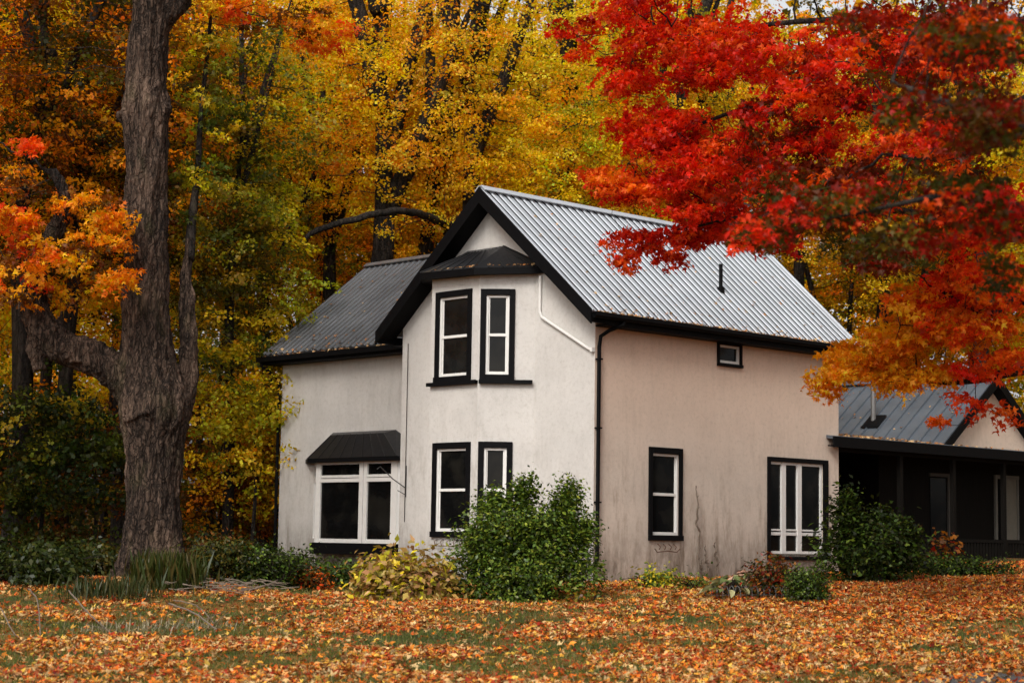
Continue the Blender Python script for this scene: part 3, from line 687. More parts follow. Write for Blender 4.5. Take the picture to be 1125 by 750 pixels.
# ------------------------------------------------------------------ ground
def ground():
    xs = np.unique(np.concatenate([np.linspace(-700, -60, 9), np.linspace(-60, -18, 22), np.linspace(-18, 18, 145), np.linspace(18, 60, 22), np.linspace(60, 700, 9)]))
    ys = np.unique(np.concatenate([np.linspace(-300, 0, 6), np.linspace(0, 18, 19), np.linspace(18, 50, 161), np.linspace(50, 120, 36), np.linspace(120, 1500, 10)]))
    X, Y = np.meshgrid(xs, ys); Z = ground_z(X, Y); nx, ny = len(xs), len(ys)
    V = np.stack([X, Y, Z], -1).reshape(-1, 3); i = np.arange((ny-1)*(nx-1)); a = (i//(nx-1))*nx+i % (nx-1)
    F = np.stack([a, a+1, a+nx+1, a+nx], 1)
    me = bpy.data.meshes.new('ground'); me.from_pydata(V.tolist(), [], F.tolist()); me.polygons.foreach_set('use_smooth', [True]*len(F)); me.update()
    m, nt, out = new_mat('leaf_strewn_lawn'); v = mapping(nt)
    vo = nd(nt, 'ShaderNodeTexVoronoi'); vo.inputs['Scale'].default_value = 13; nt.links.new(v, vo.inputs['Vector'])
    sep = nd(nt, 'ShaderNodeSeparateColor'); nt.links.new(vo.outputs['Color'], sep.inputs[0])
    lc = ramp(nt, sep.outputs[0], [(0., (.16, .045, .015)), (.3, (.24, .09, .02)), (.55, (.30, .15, .04)), (.8, (.20, .06, .015)), (1., (.10, .05, .02))])
    gr = ramp(nt, noise(nt, v, 9, 6, .7), [(.3, (.018, .022, .008)), (.7, (.06, .065, .018))])
    msk = ramp(nt, noise(nt, v, 1.1, 5, .65), [(.42, (0, 0, 0)), (.58, (1, 1, 1))])
    c = mixc(nt, msk, gr, lc)
    principled(nt, out, c, .95, bump(nt, noise(nt, v, 18, 5), .6, .05), spec=.15); me.materials.append(m)
    finish(link('ground', me), kind='structure')
    # driveway corner
    pts = [gpoint(1000, 752), gpoint(1040, 741), gpoint(1080, 735), gpoint(1125, 733)]
    ex = [(p[0], p[1]) for p in pts]+[(9, 22.9), (12, 23.2), (12, 15), (3, 15), (3.7, 19)]
    # fine fan sheet draped on the ground
    Xs = np.linspace(3, 12, 60); Ys = np.linspace(14, 23.4, 70); mbx = MB()
    edge = lambda x: np.interp(x, [3, 3.7, pts[0][0], pts[1][0], pts[2][0], pts[3][0], 9, 12], [15, 19, pts[0][1], pts[1][1], pts[2][1], pts[3][1], 22.9, 23.2])
    for i in range(len(Xs)-1):
        for j in range(len(Ys)-1):
            q = []
            for (x, y) in ((Xs[i], Ys[j]), (Xs[i+1], Ys[j]), (Xs[i+1], Ys[j+1]), (Xs[i], Ys[j+1])):
                y = min(y, edge(x)); q.append((x, y, float(ground_z(x, y))+.012))
            if abs(q[0][1]-q[3][1])+abs(q[1][1]-q[2][1]) < 1e-4: continue
            mbx.poly(q, M['asphalt'])
    finish(mbx.build('driveway'), kind='structure')
    return edge
drive_edge = ground()
def in_house(x, y, m=0.):
    u, v = house_uv(x, y)
    a = (u > -m) & (u < 8.28+m) & (v > -m) & (v < 6+m)
    b = (u > 1-m) & (u < 7) & (v > 5) & (v < 11.78+m)
    c = (u > -.8-m) & (u < .1) & (v > 1.9-m) & (v < 4.8+m)
    d = (u > 8) & (u < 18.2) & (v > -.05) & (v < 7.5)
    return a | b | c | d

def vnoise(x, y, s, seed=0):
    r = np.random.default_rng(seed); o = np.zeros_like(x)
    for k in range(5):
        a = r.uniform(0, 2*np.pi); f = s*r.uniform(.6, 1.9); o += np.sin(x*f*np.cos(a)+y*f*np.sin(a)+r.uniform(0, 6))*np.cos(x*f*.7*np.sin(a)-y*f*.8*np.cos(a)+r.uniform(0, 6))
    return o/2.2
def litter():
    n = 430000
    Y = 17+30*rng.uniform(0, 1, n)**1.0; X = rng.uniform(-1, 1, n)*(4+Y*.33)
    ed = np.array([drive_edge(x) for x in X]); on_drive = (X > 3) & (Y < ed) & (Y > 14)
    keep = ~in_house(X, Y, .02)
    mask = vnoise(X, Y, 1.3, 1)+.6*vnoise(X, Y, 3.5, 2)+.75*sstep(-1, 7, X)+.25*sstep(26, 38, Y)-.35*np.exp(-((Y-27)/3.5)**2)*sstep(4, -2, X)+.15
    prob = sstep(-.35, .9, mask)*.93+.07
    prob = np.where(on_drive, .10+.5*np.exp(-(ed-Y)*3), prob)
    prob *= np.where(Y > 42, .6, 1.)
    k = keep & (rng.uniform(size=n) < prob); X, Y = X[k], Y[k]; n = len(X)
    # leaves drifted against the walls
    Z = ground_z(X, Y)+rng.uniform(0.006, .05, n)
    pile = np.exp(-(((X-3.0)/1.6)**2+((Y-38.6)/.9)**2))*.10; Z += pile*rng.uniform(.3, 1, n)
    P = np.stack([X, Y, Z], 1)
    N = np.stack([rng.normal(size=n)*.45, rng.normal(size=n)*.45-.12, np.ones(n)], 1)
    pal = np.array([(.68, .22, .022), (.60, .13, .012), (.60, .30, .04), (.54, .24, .07), (.56, .33, .13), (.36, .06, .012), (.28, .025, .010), (.54, .36, .16), (.24, .11, .04), (.62, .38, .06), (.5, .1, .015)])
    wA = np.array([1., 1.1, 1.0, 1.4, 1.4, 1.1, 1.3, 1.2, 1.3, .7, .9]); wB = np.array([1.4, 2.0, .6, 1.2, .7, 1.9, 1.6, .5, 1.3, .3, 2.])
    f = sstep(1, 9, X+.25*(Y-34))+.3*vnoise(X, Y, .8, 5)
    ca = pal[rng.choice(len(pal), n, p=wA/wA.sum())]; cb = pal[rng.choice(len(pal), n, p=wB/wB.sum())]
    C = np.where((rng.uniform(size=n) < f)[:, None], cb, ca)*(1+.28*rng.normal(size=(n, 1)))*.9
    sz = rng.uniform(.042, .105, n)*np.where(Y > 30, 1.1, 1.)
    o = leaf_mesh('fallen_leaves', P, N, sz, C, MAPLE, M['litter'], curl=rng.uniform(-2.2, 2.2, n))
    finish(o, kind='stuff', label='orange, rust and tan maple leaves strewn over the lawn', cat='leaves')
    # grass
    n = 300000; Y = 18+24*rng.uniform(0, 1, n); X = rng.uniform(-1, 1, n)*(3+Y*.32)
    ed = np.array([drive_edge(x) for x in X])
    k = ~in_house(X, Y) & ~((X > 3) & (Y < ed)); msk = vnoise(X, Y, 1.3, 1)+.5*vnoise(X, Y, 3.5, 2)
    k &= rng.uniform(size=len(X)) < .35+.65*sstep(.7, -.6, msk); X, Y = X[k], Y[k]; n = len(X)
    P = np.stack([X, Y, ground_z(X, Y)-.005], 1); T = np.stack([rng.normal(size=n)*.5, rng.normal(size=n)*.5, np.ones(n)], 1)
    N = rng.normal(size=(n, 3)); N[:, 2] *= .2
    C = np.array([(.085, .115, .018), (.06, .085, .014), (.13, .13, .03), (.24, .20, .08)])[rng.choice(4, n, p=[.35, .35, .2, .1])]*(1+.2*rng.normal(size=(n, 1)))
    o = leaf_mesh('lawn_grass', P, N, rng.uniform(.04, .11, n), C, (BLADE[0]*[1, 2.2, 1], BLADE[1]), M['green'], T=T)
    finish(o, kind='stuff', label='short green grass showing between the fallen leaves', cat='grass')
litter()

# ------------------------------------------------------------------ trees
def blob_points(blobs):
    A, C, per = [], [], []
    for px, py, Y, rx, ry, rY, n, keys in blobs:
        q = rng.normal(size=(n*3, 3)); q = q/np.linalg.norm(q, axis=1, keepdims=True)*rng.uniform(0, 1, (n*3, 1))**(1/2.4); q = q[:n]
        for a in q:
            A.append(at(px+a[0]*rx, py+a[1]*ry, Y+a[2]*rY))
        C.append(palcol(keys if isinstance(keys, tuple) else (keys,), n, .12))
    return np.array(A), np.concatenate(C)
def rel(root, *pts): return bend([(p[0]-root[0], p[1]-root[1], p[2]-root[2], p[3]) for p in pts], 5, .05)

def make_tree(name, base, paths, A, C, per, rad, flat, size, shape, label, group=None, cat='tree', D=.35, dk=.55, di=5., bark='twig', leafm='leaf', tip=.011, trunk_mesh=None, attach=2., minr=0., up=.9, spread=.7, lmul=None, pw=2.3):
    root = empty(name, base, label=label, cat=cat, group=group)
    A = A-np.array(base)
    nodes, par, r, kids = colonize(paths, A, D=D, dk=dk, di=di, tip=tip, attach_from=attach, pw=pw)
    mb = MB(); branch_mesh(mb, nodes, par, r, kids, M[bark], minr)
    tr = mb.build('trunk' if trunk_mesh is None else 'branches', root, smooth=True)
    P, N, s, c, T = clumps(A, C, per, rad, flat, size, up, spread)
    leaf_mesh('crown', P, N, s, c, shape, M[leafm], T=T, parent=root)
    return root

# --- the red maple at the right
def red_maple():
    base = np.array([10.7, 30., float(ground_z(10.7, 30.))])
    z0 = base[2]
    W = lambda px, py, Y, r: (*at(px, py, Y), r)
    paths = [rel(base, (10.7, 30, z0-.2, .42), (10.7, 30, z0+.4, .34), (10.6, 30, 1.5, .29), (10.4, 30, 3.6, .27), (10.0, 29.8, 6, .22), (9.6, 29.5, 9, .17), (9.4, 29.3, 12, .1)),
             rel(base, (10.45, 30, 2.9, .14), (9.8, 30, 3.3, .13), W(1125, 405, 30, .10), W(1050, 420, 30, .045), W(985, 415, 30.3, .02)),
             rel(base, (10.0, 29.8, 5.8, .15), W(1110, 260, 29.5, .10), W(1010, 235, 29, .07), W(900, 225, 29.5, .05), W(830, 235, 30, .035), W(760, 250, 31, .02)),
             rel(base, (9.75, 29.6, 8, .13), W(1080, 130, 29, .10), W(960, 120, 29.5, .07), W(860, 110, 30.5, .05), W(760, 140, 31, .03), W(690, 180, 31.5, .018)),
             rel(base, (9.6, 29.4, 9, .12), W(1100, 30, 28, .09), W(960, 20, 29.5, .06), W(820, 30, 30.5, .04), W(700, 50, 31, .02)),
             rel(base, (10.1, 29.8, 5.4, .13), (9.6, 28, 6.3, .10), (8.9, 26.5, 6.6, .08), W(1060, 170, 25, .05), W(980, 170, 25, .025)),
             rel(base, (10.4, 29.9, 3.7, .12), W(1125, 330, 29, .09), W(1085, 345, 28.5, .05), W(1035, 320, 28.5, .03))]
    B = [(700, 20, 31, 60, 28, 1.5, 30, 'red'), (760, 60, 31, 85, 42, 1.6, 62, 'red'), (690, 85, 31.5, 35, 28, 1.2, 16, 'red'), (820, 50, 30, 60, 45, 1.8, 36, 'red'), (735, 145, 31, 62, 32, 1.4, 48, 'red'),
         (700, 205, 31.5, 50, 18, 1.2, 30, ('redorange', 'red')), (655, 190, 31.5, 18, 8, .8, 5, 'redorange'), (780, 185, 30.5, 62, 34, 1.6, 46, 'red'), (860, 150, 29.5, 62, 46, 1.8, 44, ('red', 'red', 'darkred')),
         (765, 225, 31, 60, 22, 1.3, 26, 'red'),
         (685, 262, 32, 16, 10, .5, 6, 'red'), (690, 284, 32, 14, 9, .5, 5, 'red'), (715, 270, 32, 14, 14, .5, 7, 'red'), (738, 285, 32, 12, 10, .5, 5, 'red'), (750, 262, 31.7, 32, 13, .8, 15, 'red'), (780, 250, 31.5, 30, 16, .8, 13, 'red'),
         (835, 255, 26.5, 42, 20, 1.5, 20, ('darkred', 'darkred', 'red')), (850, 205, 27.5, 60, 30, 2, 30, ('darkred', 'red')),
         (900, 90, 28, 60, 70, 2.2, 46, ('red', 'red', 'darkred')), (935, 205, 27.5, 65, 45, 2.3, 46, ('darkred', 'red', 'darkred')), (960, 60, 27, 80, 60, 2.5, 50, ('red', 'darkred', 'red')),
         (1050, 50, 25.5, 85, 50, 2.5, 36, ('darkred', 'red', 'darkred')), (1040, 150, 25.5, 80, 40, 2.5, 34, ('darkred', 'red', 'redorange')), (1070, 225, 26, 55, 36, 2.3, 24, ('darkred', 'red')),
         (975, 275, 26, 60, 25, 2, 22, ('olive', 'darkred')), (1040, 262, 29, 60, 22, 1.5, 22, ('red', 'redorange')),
         (1075, 310, 28.5, 52, 38, 1.8, 46, ('redorange', 'red')), (1015, 335, 29.5, 42, 28, 1.5, 30, ('redorange', 'orange')), (1060, 360, 29.2, 60, 20, 1.5, 32, ('redorange', 'orange')),
         (985, 375, 30, 45, 20, 1.4, 32, ('orange', 'gold')), (945, 392, 30, 38, 16, 1.2, 30, ('gold', 'orange')), (920, 412, 30, 20, 12, .8, 10, 'gold'), (905, 428, 30, 8, 14, .5, 4, ('orange',)), (1000, 412, 30, 50, 18, 1.2, 28, ('orange', 'gold')),
         (1105, 395, 29, 30, 14, 1., 10, ('redorange',)), (1070, 405, 29, 22, 7, .6, 6, ('redorange', 'red')), (1060, 440, 29, 14, 4, .4, 3, ('redorange', 'red')), (1034, 464, 29, 8, 4, .3, 2, 'redorange'), (1095, 452, 29, 12, 4, .3, 2, ('redorange', 'red')), (1108, 468, 29, 6, 4, .3, 1, 'red'),
         (622, 32, 31, 12, 9, .8, 4, 'red'), (640, 55, 31, 14, 10, .8, 4, 'red'),
         (720, -70, 30, 90, 60, 3, 30, 'red'), (900, -90, 29, 110, 70, 4, 60, ('red', 'darkred')), (1080, -90, 27, 120, 70, 4, 60, ('darkred', 'red')),
         (1240, 60, 29, 110, 110, 4, 70, ('darkred', 'red')), (1260, 260, 30, 110, 90, 4, 60, ('red', 'redorange')), (1210, 400, 31, 70, 40, 2.5, 30, ('redorange', 'orange'))]
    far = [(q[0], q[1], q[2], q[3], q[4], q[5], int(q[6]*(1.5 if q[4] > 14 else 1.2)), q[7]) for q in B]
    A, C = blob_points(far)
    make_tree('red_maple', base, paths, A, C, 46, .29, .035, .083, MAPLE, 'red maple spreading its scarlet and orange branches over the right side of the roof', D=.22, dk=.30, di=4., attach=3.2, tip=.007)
def near_maple():
    base = np.array([7.0, 16.5, float(ground_z(7.0, 16.5))]); z0 = base[2]
    W = lambda px, py, Y, r: (*at(px, py, Y), r)
    paths = [rel(base, (7, 16.5, z0-.2, .24), (7, 16.5, z0+.5, .18), (6.9, 16.5, 1.2, .15), (6.6, 16.5, 3.0, .12), (6.3, 16.4, 5.2, .08), (6.2, 16.3, 7.5, .04)),
             rel(base, (6.75, 16.5, 2.0, .08), (5.6, 16.4, 2.5, .06), W(1110, 225, 16, .045), W(1040, 215, 15.5, .03), W(940, 235, 16.4, .016), W(870, 245, 17, .008)),
             rel(base, (6.6, 16.5, 3.0, .08), (5.3, 16.2, 3.4, .06), W(1060, 120, 15.5, .04), W(980, 90, 16, .02))]
    k = ('darkred', 'darkred', 'olive', 'red')
    B = [(1075, 40, 15.5, 60, 36, 1.4, 42, k), (1010, 120, 16, 45, 24, 1.2, 12, k), (1085, 130, 15.5, 50, 40, 1.4, 38, ('olive', 'darkred', 'darkred')), (1050, 205, 16, 65, 26, 1.3, 20, ('olive', 'darkred', 'red')),
         (950, 215, 16.5, 45, 20, 1, 12, k), (905, 235, 17, 40, 18, 1, 14, k), (838, 252, 17.5, 30, 14, .8, 13, ('darkred', 'red', 'olive')), (860, 215, 17.5, 30, 16, .8, 8, k), (1095, 235, 16, 40, 30, 1.2, 20, k), (1000, 262, 16.5, 45, 14, 1, 12, ('olive', 'darkred')), (950, 15, 16, 40, 20, 1.2, 6, k), (1100, 300, 16.5, 22, 16, .8, 5, ('olive',)),
         (1210, 120, 16.5, 80, 110, 2, 50, k), (1080, -80, 16, 110, 60, 2, 40, k)]
    A, C = blob_points(B)
    make_tree('shade_maple', base, paths, A, C, 38, .24, .035, .06, MAPLE, 'dark olive and wine red branches hanging closest at the upper right', D=.18, dk=.26, di=3., attach=2.5, tip=.005)
near_maple()
red_maple()

# --- the old trunk at the left
def old_maple():
    Y0 = 35.; b = at(168, 640, Y0); base = np.array([b[0], Y0, float(ground_z(b[0], Y0))])
    k = Y0/FPX*.94
    def W(px, py, wpx, dY=0): p = at(px, py, Y0+dY); return (*(p-base), wpx*k/2)
    trunk = [W(168, 668, 92), W(168, 645, 80), W(168, 600, 70), W(168, 540, 66), W(169, 490, 70), W(170, 450, 84), W(165, 410, 70), W(161, 370, 58), W(160, 300, 54), W(160, 230, 50), W(161, 170, 49), W(162, 125, 58), W(160, 85, 48), W(163, 40, 46), W(170, 0, 50), W(172, -60, 44), W(165, -160, 34), W(160, -260, 20)]
    limb = [W(165, 455, 50), W(135, 415, 44), W(100, 392, 42), W(65, 378, 40), W(42, 352, 36), W(36, 322, 32), W(42, 290, 28, -.3), W(58, 262, 24, -.5), W(72, 225, 18, -.7), W(60, 190, 12, -.9)]
    limb2 = [W(42, 355, 24), W(38, 385, 22), W(44, 408, 15)]
    stub = [W(72, 378, 20), W(67, 358, 10), W(68, 340, 5)]
    side = [W(182, 490, 44, .3), W(196, 450, 34, .3), W(206, 410, 27, .4), W(207, 350, 21, .5), W(205, 300, 17, .6), W(209, 262, 13, .7)]
    side2 = [W(208, 285, 14, .65), W(211, 240, 11, .8), W(217, 190, 8, .9), W(221, 120, 6, 1.0), W(228, 60, 5, 1.1), W(232, 10, 4, 1.2)]
    fork = [W(172, 20, 40), W(195, -5, 34, .2), W(225, -60, 28, .6), W(260, -120, 20, 1), W(290, -170, 12, 1)]
    burl = [W(140, 128, 22, -.1), W(134, 130, 14, -.2)]; burl2 = [W(182, 124, 26, -.1), W(189, 126, 16, -.1)]
    k2 = [W(160, 455, 60, -.25), W(150, 430, 36, -.3)]
    root = empty('old_maple', base, label='massive old maple with gnarled bark and one thick low limb bending left', cat='tree')
    mb = MB()
    for pth, n in ((trunk, 40), (limb, 24), (limb2, 16), (stub, 12), (side, 20), (fork, 24), (burl, 16), (burl2, 16), (k2, 20)):
        bb = bend(pth, 7, .0); mb.tube([q[:3] for q in bb], [q[3] for q in bb], n, M['bark_old'])
    for a in np.linspace(0, 2*np.pi, 8)[:-1]:  # root flares
        d = np.array([math.cos(a+.4), math.sin(a+.4), 0]); pr = [np.append(d*.33+[0, 0, .6], .24), np.append(d*.56+[0, 0, .12], .2), np.append(d*.9+[0, 0, -.14], .12)]
        bb = bend(pr, 4); mb.tube([q[:3] for q in bb], [q[3] for q in bb], 12, M['bark_old'])
    tmp = mb.build('trunk', root)
    md = tmp.modifiers.new('r', 'REMESH'); md.mode = 'VOXEL'; md.voxel_size = .026
    md = tmp.modifiers.new('s', 'SMOOTH'); md.iterations = 6; md.factor = .6
    dg = bpy.context.evaluated_depsgraph_get(); me = bpy.data.meshes.new_from_object(tmp.evaluated_get(dg)); tmp.modifiers.clear()
    old = tmp.data; tmp.data = me; bpy.data.meshes.remove(old)
    n = len(me.vertices); co = np.empty(n*3); me.vertices.foreach_get('co', co); co = co.reshape(-1, 3)
    no = np.empty(n*3); me.vertices.foreach_get('normal', no) if hasattr(me.vertices[0], 'normal') else None; no = no.reshape(-1, 3)
    from mathutils import noise as mn
    h = np.empty(n)
    for i, p in enumerate(co):
        a = mn.noise(Vector((p[0]*5.5, p[1]*5.5, p[2]*.9))); c = mn.noise(Vector((p[0]*15+9, p[1]*15, p[2]*2.6))); e = mn.noise(Vector((p[0]*1.6, p[1]*1.6, p[2]*1.1+5)))
        f_ = mn.noise(Vector((p[0]*30, p[1]*30+3, p[2]*9))); h[i] = .045*(.5-2.4*abs(a))+.035*(.4-2*abs(c))+.02*f_+.05*e-.012
    co += no*h[:, None]; me.vertices.foreach_set('co', co.reshape(-1)); me.materials.clear(); me.materials.append(M['bark_old'])
    me.polygons.foreach_set('use_smooth', [True]*len(me.polygons)); me.update()
    # leafy twigs
    paths = [bend(p, 5) for p in (trunk, limb, fork, side, side2)]; paths[3][:, 3] = np.minimum(paths[3][:, 3], .05)
    B = [(30, 285, 33.5, 52, 30, 1.2, 17, ('orange', 'redorange', 'rust')), (95, 275, 33.8, 42, 28, 1.2, 14, ('orange', 'gold', 'rust')), (15, 330, 34.5, 40, 16, 1, 6, ('orange', 'rust')), (20, 200, 34.5, 30, 22, 1, 6, ('orange', 'rust')), (130, 305, 33.6, 20, 12, .5, 7, ('orange',)), (85, 215, 34, 45, 24, .9, 11, ('orange', 'gold', 'rust')), (10, 240, 33.5, 25, 20, .7, 12, ('redorange', 'orange')), (25, 160, 34, 16, 8, .7, 4, 'redorange'),
         (222, 190, 36, 26, 26, .7, 12, ('greenmix', 'limey')), (235, 120, 36, 34, 34, .8, 18, ('greenmix', 'limey')), (228, 60, 36, 34, 30, .8, 16, ('greenmix', 'limey', 'gold')), (210, 245, 36, 14, 18, .5, 5, ('greenmix',)), (125, 240, 34, 20, 14, .5, 8, 'orange'), (60, 325, 35.5, 50, 14, .8, 12, ('gold', 'rust')),
         (300, 15, 36.5, 70, 22, 1.5, 22, ('orange', 'redorange', 'rust')), (360, 40, 37, 40, 16, 1, 10, ('orange', 'redorange')), (240, 5, 36, 30, 14, 1, 8, ('orange', 'gold')),
         (60, -60, 36, 120, 70, 4, 70, ('orange', 'rust', 'olive')), (250, -120, 37, 130, 90, 4, 90, ('orange', 'gold')), (-90, 120, 36, 70, 120, 3, 60, ('rust', 'orange')), (150, -260, 35, 120, 60, 4, 60, ('orange', 'gold'))]
    A, C = blob_points([(*q[:6], int(q[6]*1.5), q[7]) for q in B])
    A = A-base; nodes, par, r, kids = colonize(paths, A, D=.25, dk=.35, di=5., tip=.007, attach_from=4.2)
    # only the freshly grown part becomes mesh here
    n0 = sum(len(p) for p in paths); mbb = MB(); r2 = r.copy(); r2[:n0] = np.minimum(r2[:n0], .10)
    branch_mesh(mbb, nodes, par, r2, kids, M['twig']); mbb.build('branches', root, smooth=True)
    P, N, s, c, T = clumps(A, C, 38, .30, .04, .088)
    leaf_mesh('crown', P, N, s, c, MAPLE, M['leaf'], T=T, parent=root)
old_maple()

# --- the wood behind
def crown_pts(n, rx, rz, zc, low=1.):
    """attraction points in a layered, uneven crown"""
    out = []
    lob = [(rng.normal(size=3)*[rx*.45, rx*.45, rz*.45]) for _ in range(7)]
    while len(out) < n:
        l = lob[rng.integers(len(lob))]; q = norm(rng.normal(size=3))*rng.uniform(.35, 1)**.5*np.array([rx*.62, rx*.62, rz*.55])
        p = l+q
        if (p[0]/rx)**2+(p[1]/rx)**2+(p[2]/rz)**2 < 1.15: out.append(p+[0, 0, zc])
    A = np.array(out); A[:, 2] = np.round(A[:, 2]/.9)*.9+rng.normal(size=n)*.22   # tiers of sprays
    return A
def forest_tree(name, px, Y, height, rx, keys, label, trunk_r=.2, fork=None, lean=0., n=330, per=74, size=.088, group=None, rad=.58, zlo=.36, extra=None, tip=.011):
    x = at(px, 593, Y)[0]; base = np.array([x, Y, float(ground_z(x, Y))])
    zc = height*(1+zlo)/2; rz = height*(1-zlo)/2*1.05
    A = crown_pts(n, rx, rz, zc)
    t = rng.uniform(-.3, .3, 4)
    paths = [bend([(0, 0, -.3, trunk_r*1.35), (0, 0, .6, trunk_r*1.05), (lean*.2+t[0]*.5, 0, height*.25, trunk_r*.92), (lean*.5+t[1], t[2]*.5, height*.48, trunk_r*.78), (lean+t[2], t[3], height*.7, trunk_r*.5), (lean*1.2, 0, height*.93, trunk_r*.15)], 5, .04)]
    fz = (fork or .45)*height
    for i in range(5):
        a = rng.uniform(0, 2*np.pi) if i else (0. if rng.uniform() < .5 else np.pi); s = np.array([math.cos(a), math.sin(a)*.8]); q = paths[0]; j = int(np.argmin(abs(q[:, 2]-fz*(1+.16*i)))); o = q[j]
        paths.append(bend([(o[0], o[1], o[2], trunk_r*.72), (o[0]+s[0]*.7, o[1]+s[1]*.7, o[2]+height*.09, trunk_r*.62), (o[0]+s[0]*1.6, o[1]+s[1]*1.6, o[2]+height*.22, trunk_r*.46), (o[0]+s[0]*2.6, o[1]+s[1]*2.6, o[2]+height*.36, trunk_r*.12)], 5, .08))
    if extra is not None: paths.append(bend([tuple(np.array(q[:3])-base)+(q[3],) for q in extra], 6, .15))
    C = palcol(keys, n, .12)
    # whole lobes lean to one colour
    w = vnoise(A[:, 0]+px, A[:, 2]+Y, .55, 3)
    C = C*(1.04+.16*w[:, None]); C[:, 1] *= 1+.12*np.sin(A[:, 0]*.8+px)
    return make_tree(name, base, paths, A+base, C, per, rad, .07, size, KITE, label, group=group, pw=2.02, spread=.5, minr=.0, D=.42, dk=.6, di=6, tip=tip, attach=height*.25)
Yel = ('yellow', 'yellow', 'yellow', 'orangeyellow'); Org = ('orangeyellow', 'yellow', 'gold')
protos = {}
protos['a'] = forest_tree('maple_tree', 405, 55, 19, 5.2, Yel, 'thick forked maple with golden leaves just above the left wing roof', .42, .52, zlo=.55)
forest_tree('maple_tree', 362, 58, 18, 4.4, Org, 'twin stemmed maple with orange leaves left of the thick forked maple', .26, .40, lean=-.6, zlo=.5)
protos['b'] = forest_tree('maple_tree', 458, 57, 19, 4.6, Yel, 'slim yellow maple behind the left slope of the front gable', .32, .42, lean=.5, zlo=.5, extra=[(*at(497, 250, 55.6), .15), (*at(470, 238, 53.), .12), (*at(440, 232, 51), .105), (*at(405, 237, 50.), .095), (*at(370, 246, 49.7), .085), (*at(345, 255, 49.6), .075), (*at(331, 266, 49.6), .04)])
forest_tree('maple_tree', 527, 56, 21, 5., ('yellow', 'yellow', 'limey'), 'tall yellow maple rising straight above the gable peak', .36, .55, lean=-.4)
forest_tree('maple_tree', 600, 58, 20, 5., ('yellow', 'yellow', 'orangeyellow'), 'yellow maple behind the front part of the main ridge', .34, .5, lean=.4)
forest_tree('maple_tree', 668, 57, 19, 5., ('yellow', 'limey', 'yellow'), 'leaning yellow maple just left of the scarlet branches', .33, .42, lean=1.4)
protos['c'] = forest_tree('maple_tree', 770, 60, 20, 5.4, ('yellow', 'orangeyellow', 'limey'), 'golden maple behind the far half of the main ridge', .28)
forest_tree('maple_tree', 878, 61, 18, 4.6, ('orangeyellow', 'limey', 'yellow'), 'orange yellow maple beyond the far end of the main roof', .24, .4)
forest_tree('maple_tree', 965, 63, 19, 5., ('limey', 'olive', 'orangeyellow'), 'olive and gold maple behind the porch wing ridge', .26, .4)
forest_tree('maple_tree', 1085, 62, 20, 5.4, ('olive', 'orangeyellow', 'greenmix'), 'dark olive maple at the far right behind the annex gable', .3, .4)
# left side
forest_tree('maple_tree', 250, 49, 14.2, 3.3, ('greenmix', 'greenmix', 'limey'), 'green and yellow maple between the old trunk and the left wing', .15, .5, lean=.1, n=560, per=80, size=.095, rad=.55, zlo=.26)
forest_tree('maple_tree', 12, 45, 17, 4.4, ('rust', 'olive', 'orange'), 'straight dark maple at the far left edge', .23, .6, n=420, size=.10)
forest_tree('maple_tree', 66, 47, 17, 4.2, ('rust', 'olive', 'orangeyellow'), 'dark maple with a crooked top left of the old trunk', .2, .55, lean=.3, n=420, size=.10)
forest_tree('maple_tree', 130, 52, 18, 4.4, ('olive', 'rust', 'greenmix'), 'olive brown maple hidden behind the old trunk', .22, .5)
forest_tree('maple_tree', 288, 57, 15, 2.6, ('limey', 'yellow', 'greenmix'), 'lime yellow maple behind the end of the left wing', .2, .4, zlo=.15)
protos['d'] = forest_tree('maple_tree', -110, 62, 20, 5.6, ('yellow', 'yellow', 'orangeyellow'), 'full yellow maple beyond the left edge, deep in the wood', .2, n=600, per=95, size=.115, rad=.85, zlo=.12)
protos['e'] = forest_tree('maple_tree', 1260, 66, 20, 5.6, ('yellow', 'yellow', 'limey'), 'full yellow maple beyond the right edge, deep in the wood', .2, n=600, per=95, size=.115, rad=.85, zlo=.12)
def copy_tree(root, loc, rz, sc=1.):
    r = root.copy(); COL.objects.link(r); r.location = loc; r.rotation_euler = (0, 0, rz); r.scale = (sc, sc, sc)
    for c in list(root.children):
        d = c.copy(); COL.objects.link(d); d.parent = r
    return r
spots = [(-20, 66, 'd'), (70, 64, 'e'), (170, 68, 'd'), (260, 66, 'e'), (345, 68, 'd'), (430, 66, 'd'), (515, 69, 'e'), (600, 67, 'd'), (690, 70, 'e'), (780, 69, 'd'), (870, 73, 'e'), (970, 71, 'd'), (1070, 72, 'e'), (1160, 70, 'd')]
for i, (px, Y, kk) in enumerate(spots):
    x = at(px, 593, Y)[0]; r = copy_tree(protos[kk], (x, Y, float(ground_z(x, Y))), 1.3+i*1.7, rng.uniform(.95, 1.15))
    r['label'] = 'yellow maple deep in the second row of trees behind the house'; r['group'] = 'maples deep in the wood behind the house'
for i, (x, y, kk) in enumerate([(-17, 36, 'd'), (-16, 48, 'e'), (-22, 42, 'd'), (-14, 56, 'd'), (19, 52, 'e'), (21, 40, 'd')]):  # unseen copies added to shade the wood and cut sky light
    r = copy_tree(protos[kk], (x, y, float(ground_z(x, y))), .7+i*2.1, .95)
    r['label'] = 'unseen full maple added beside the yard for its shade'; r['group'] = 'unseen maples added for shade'
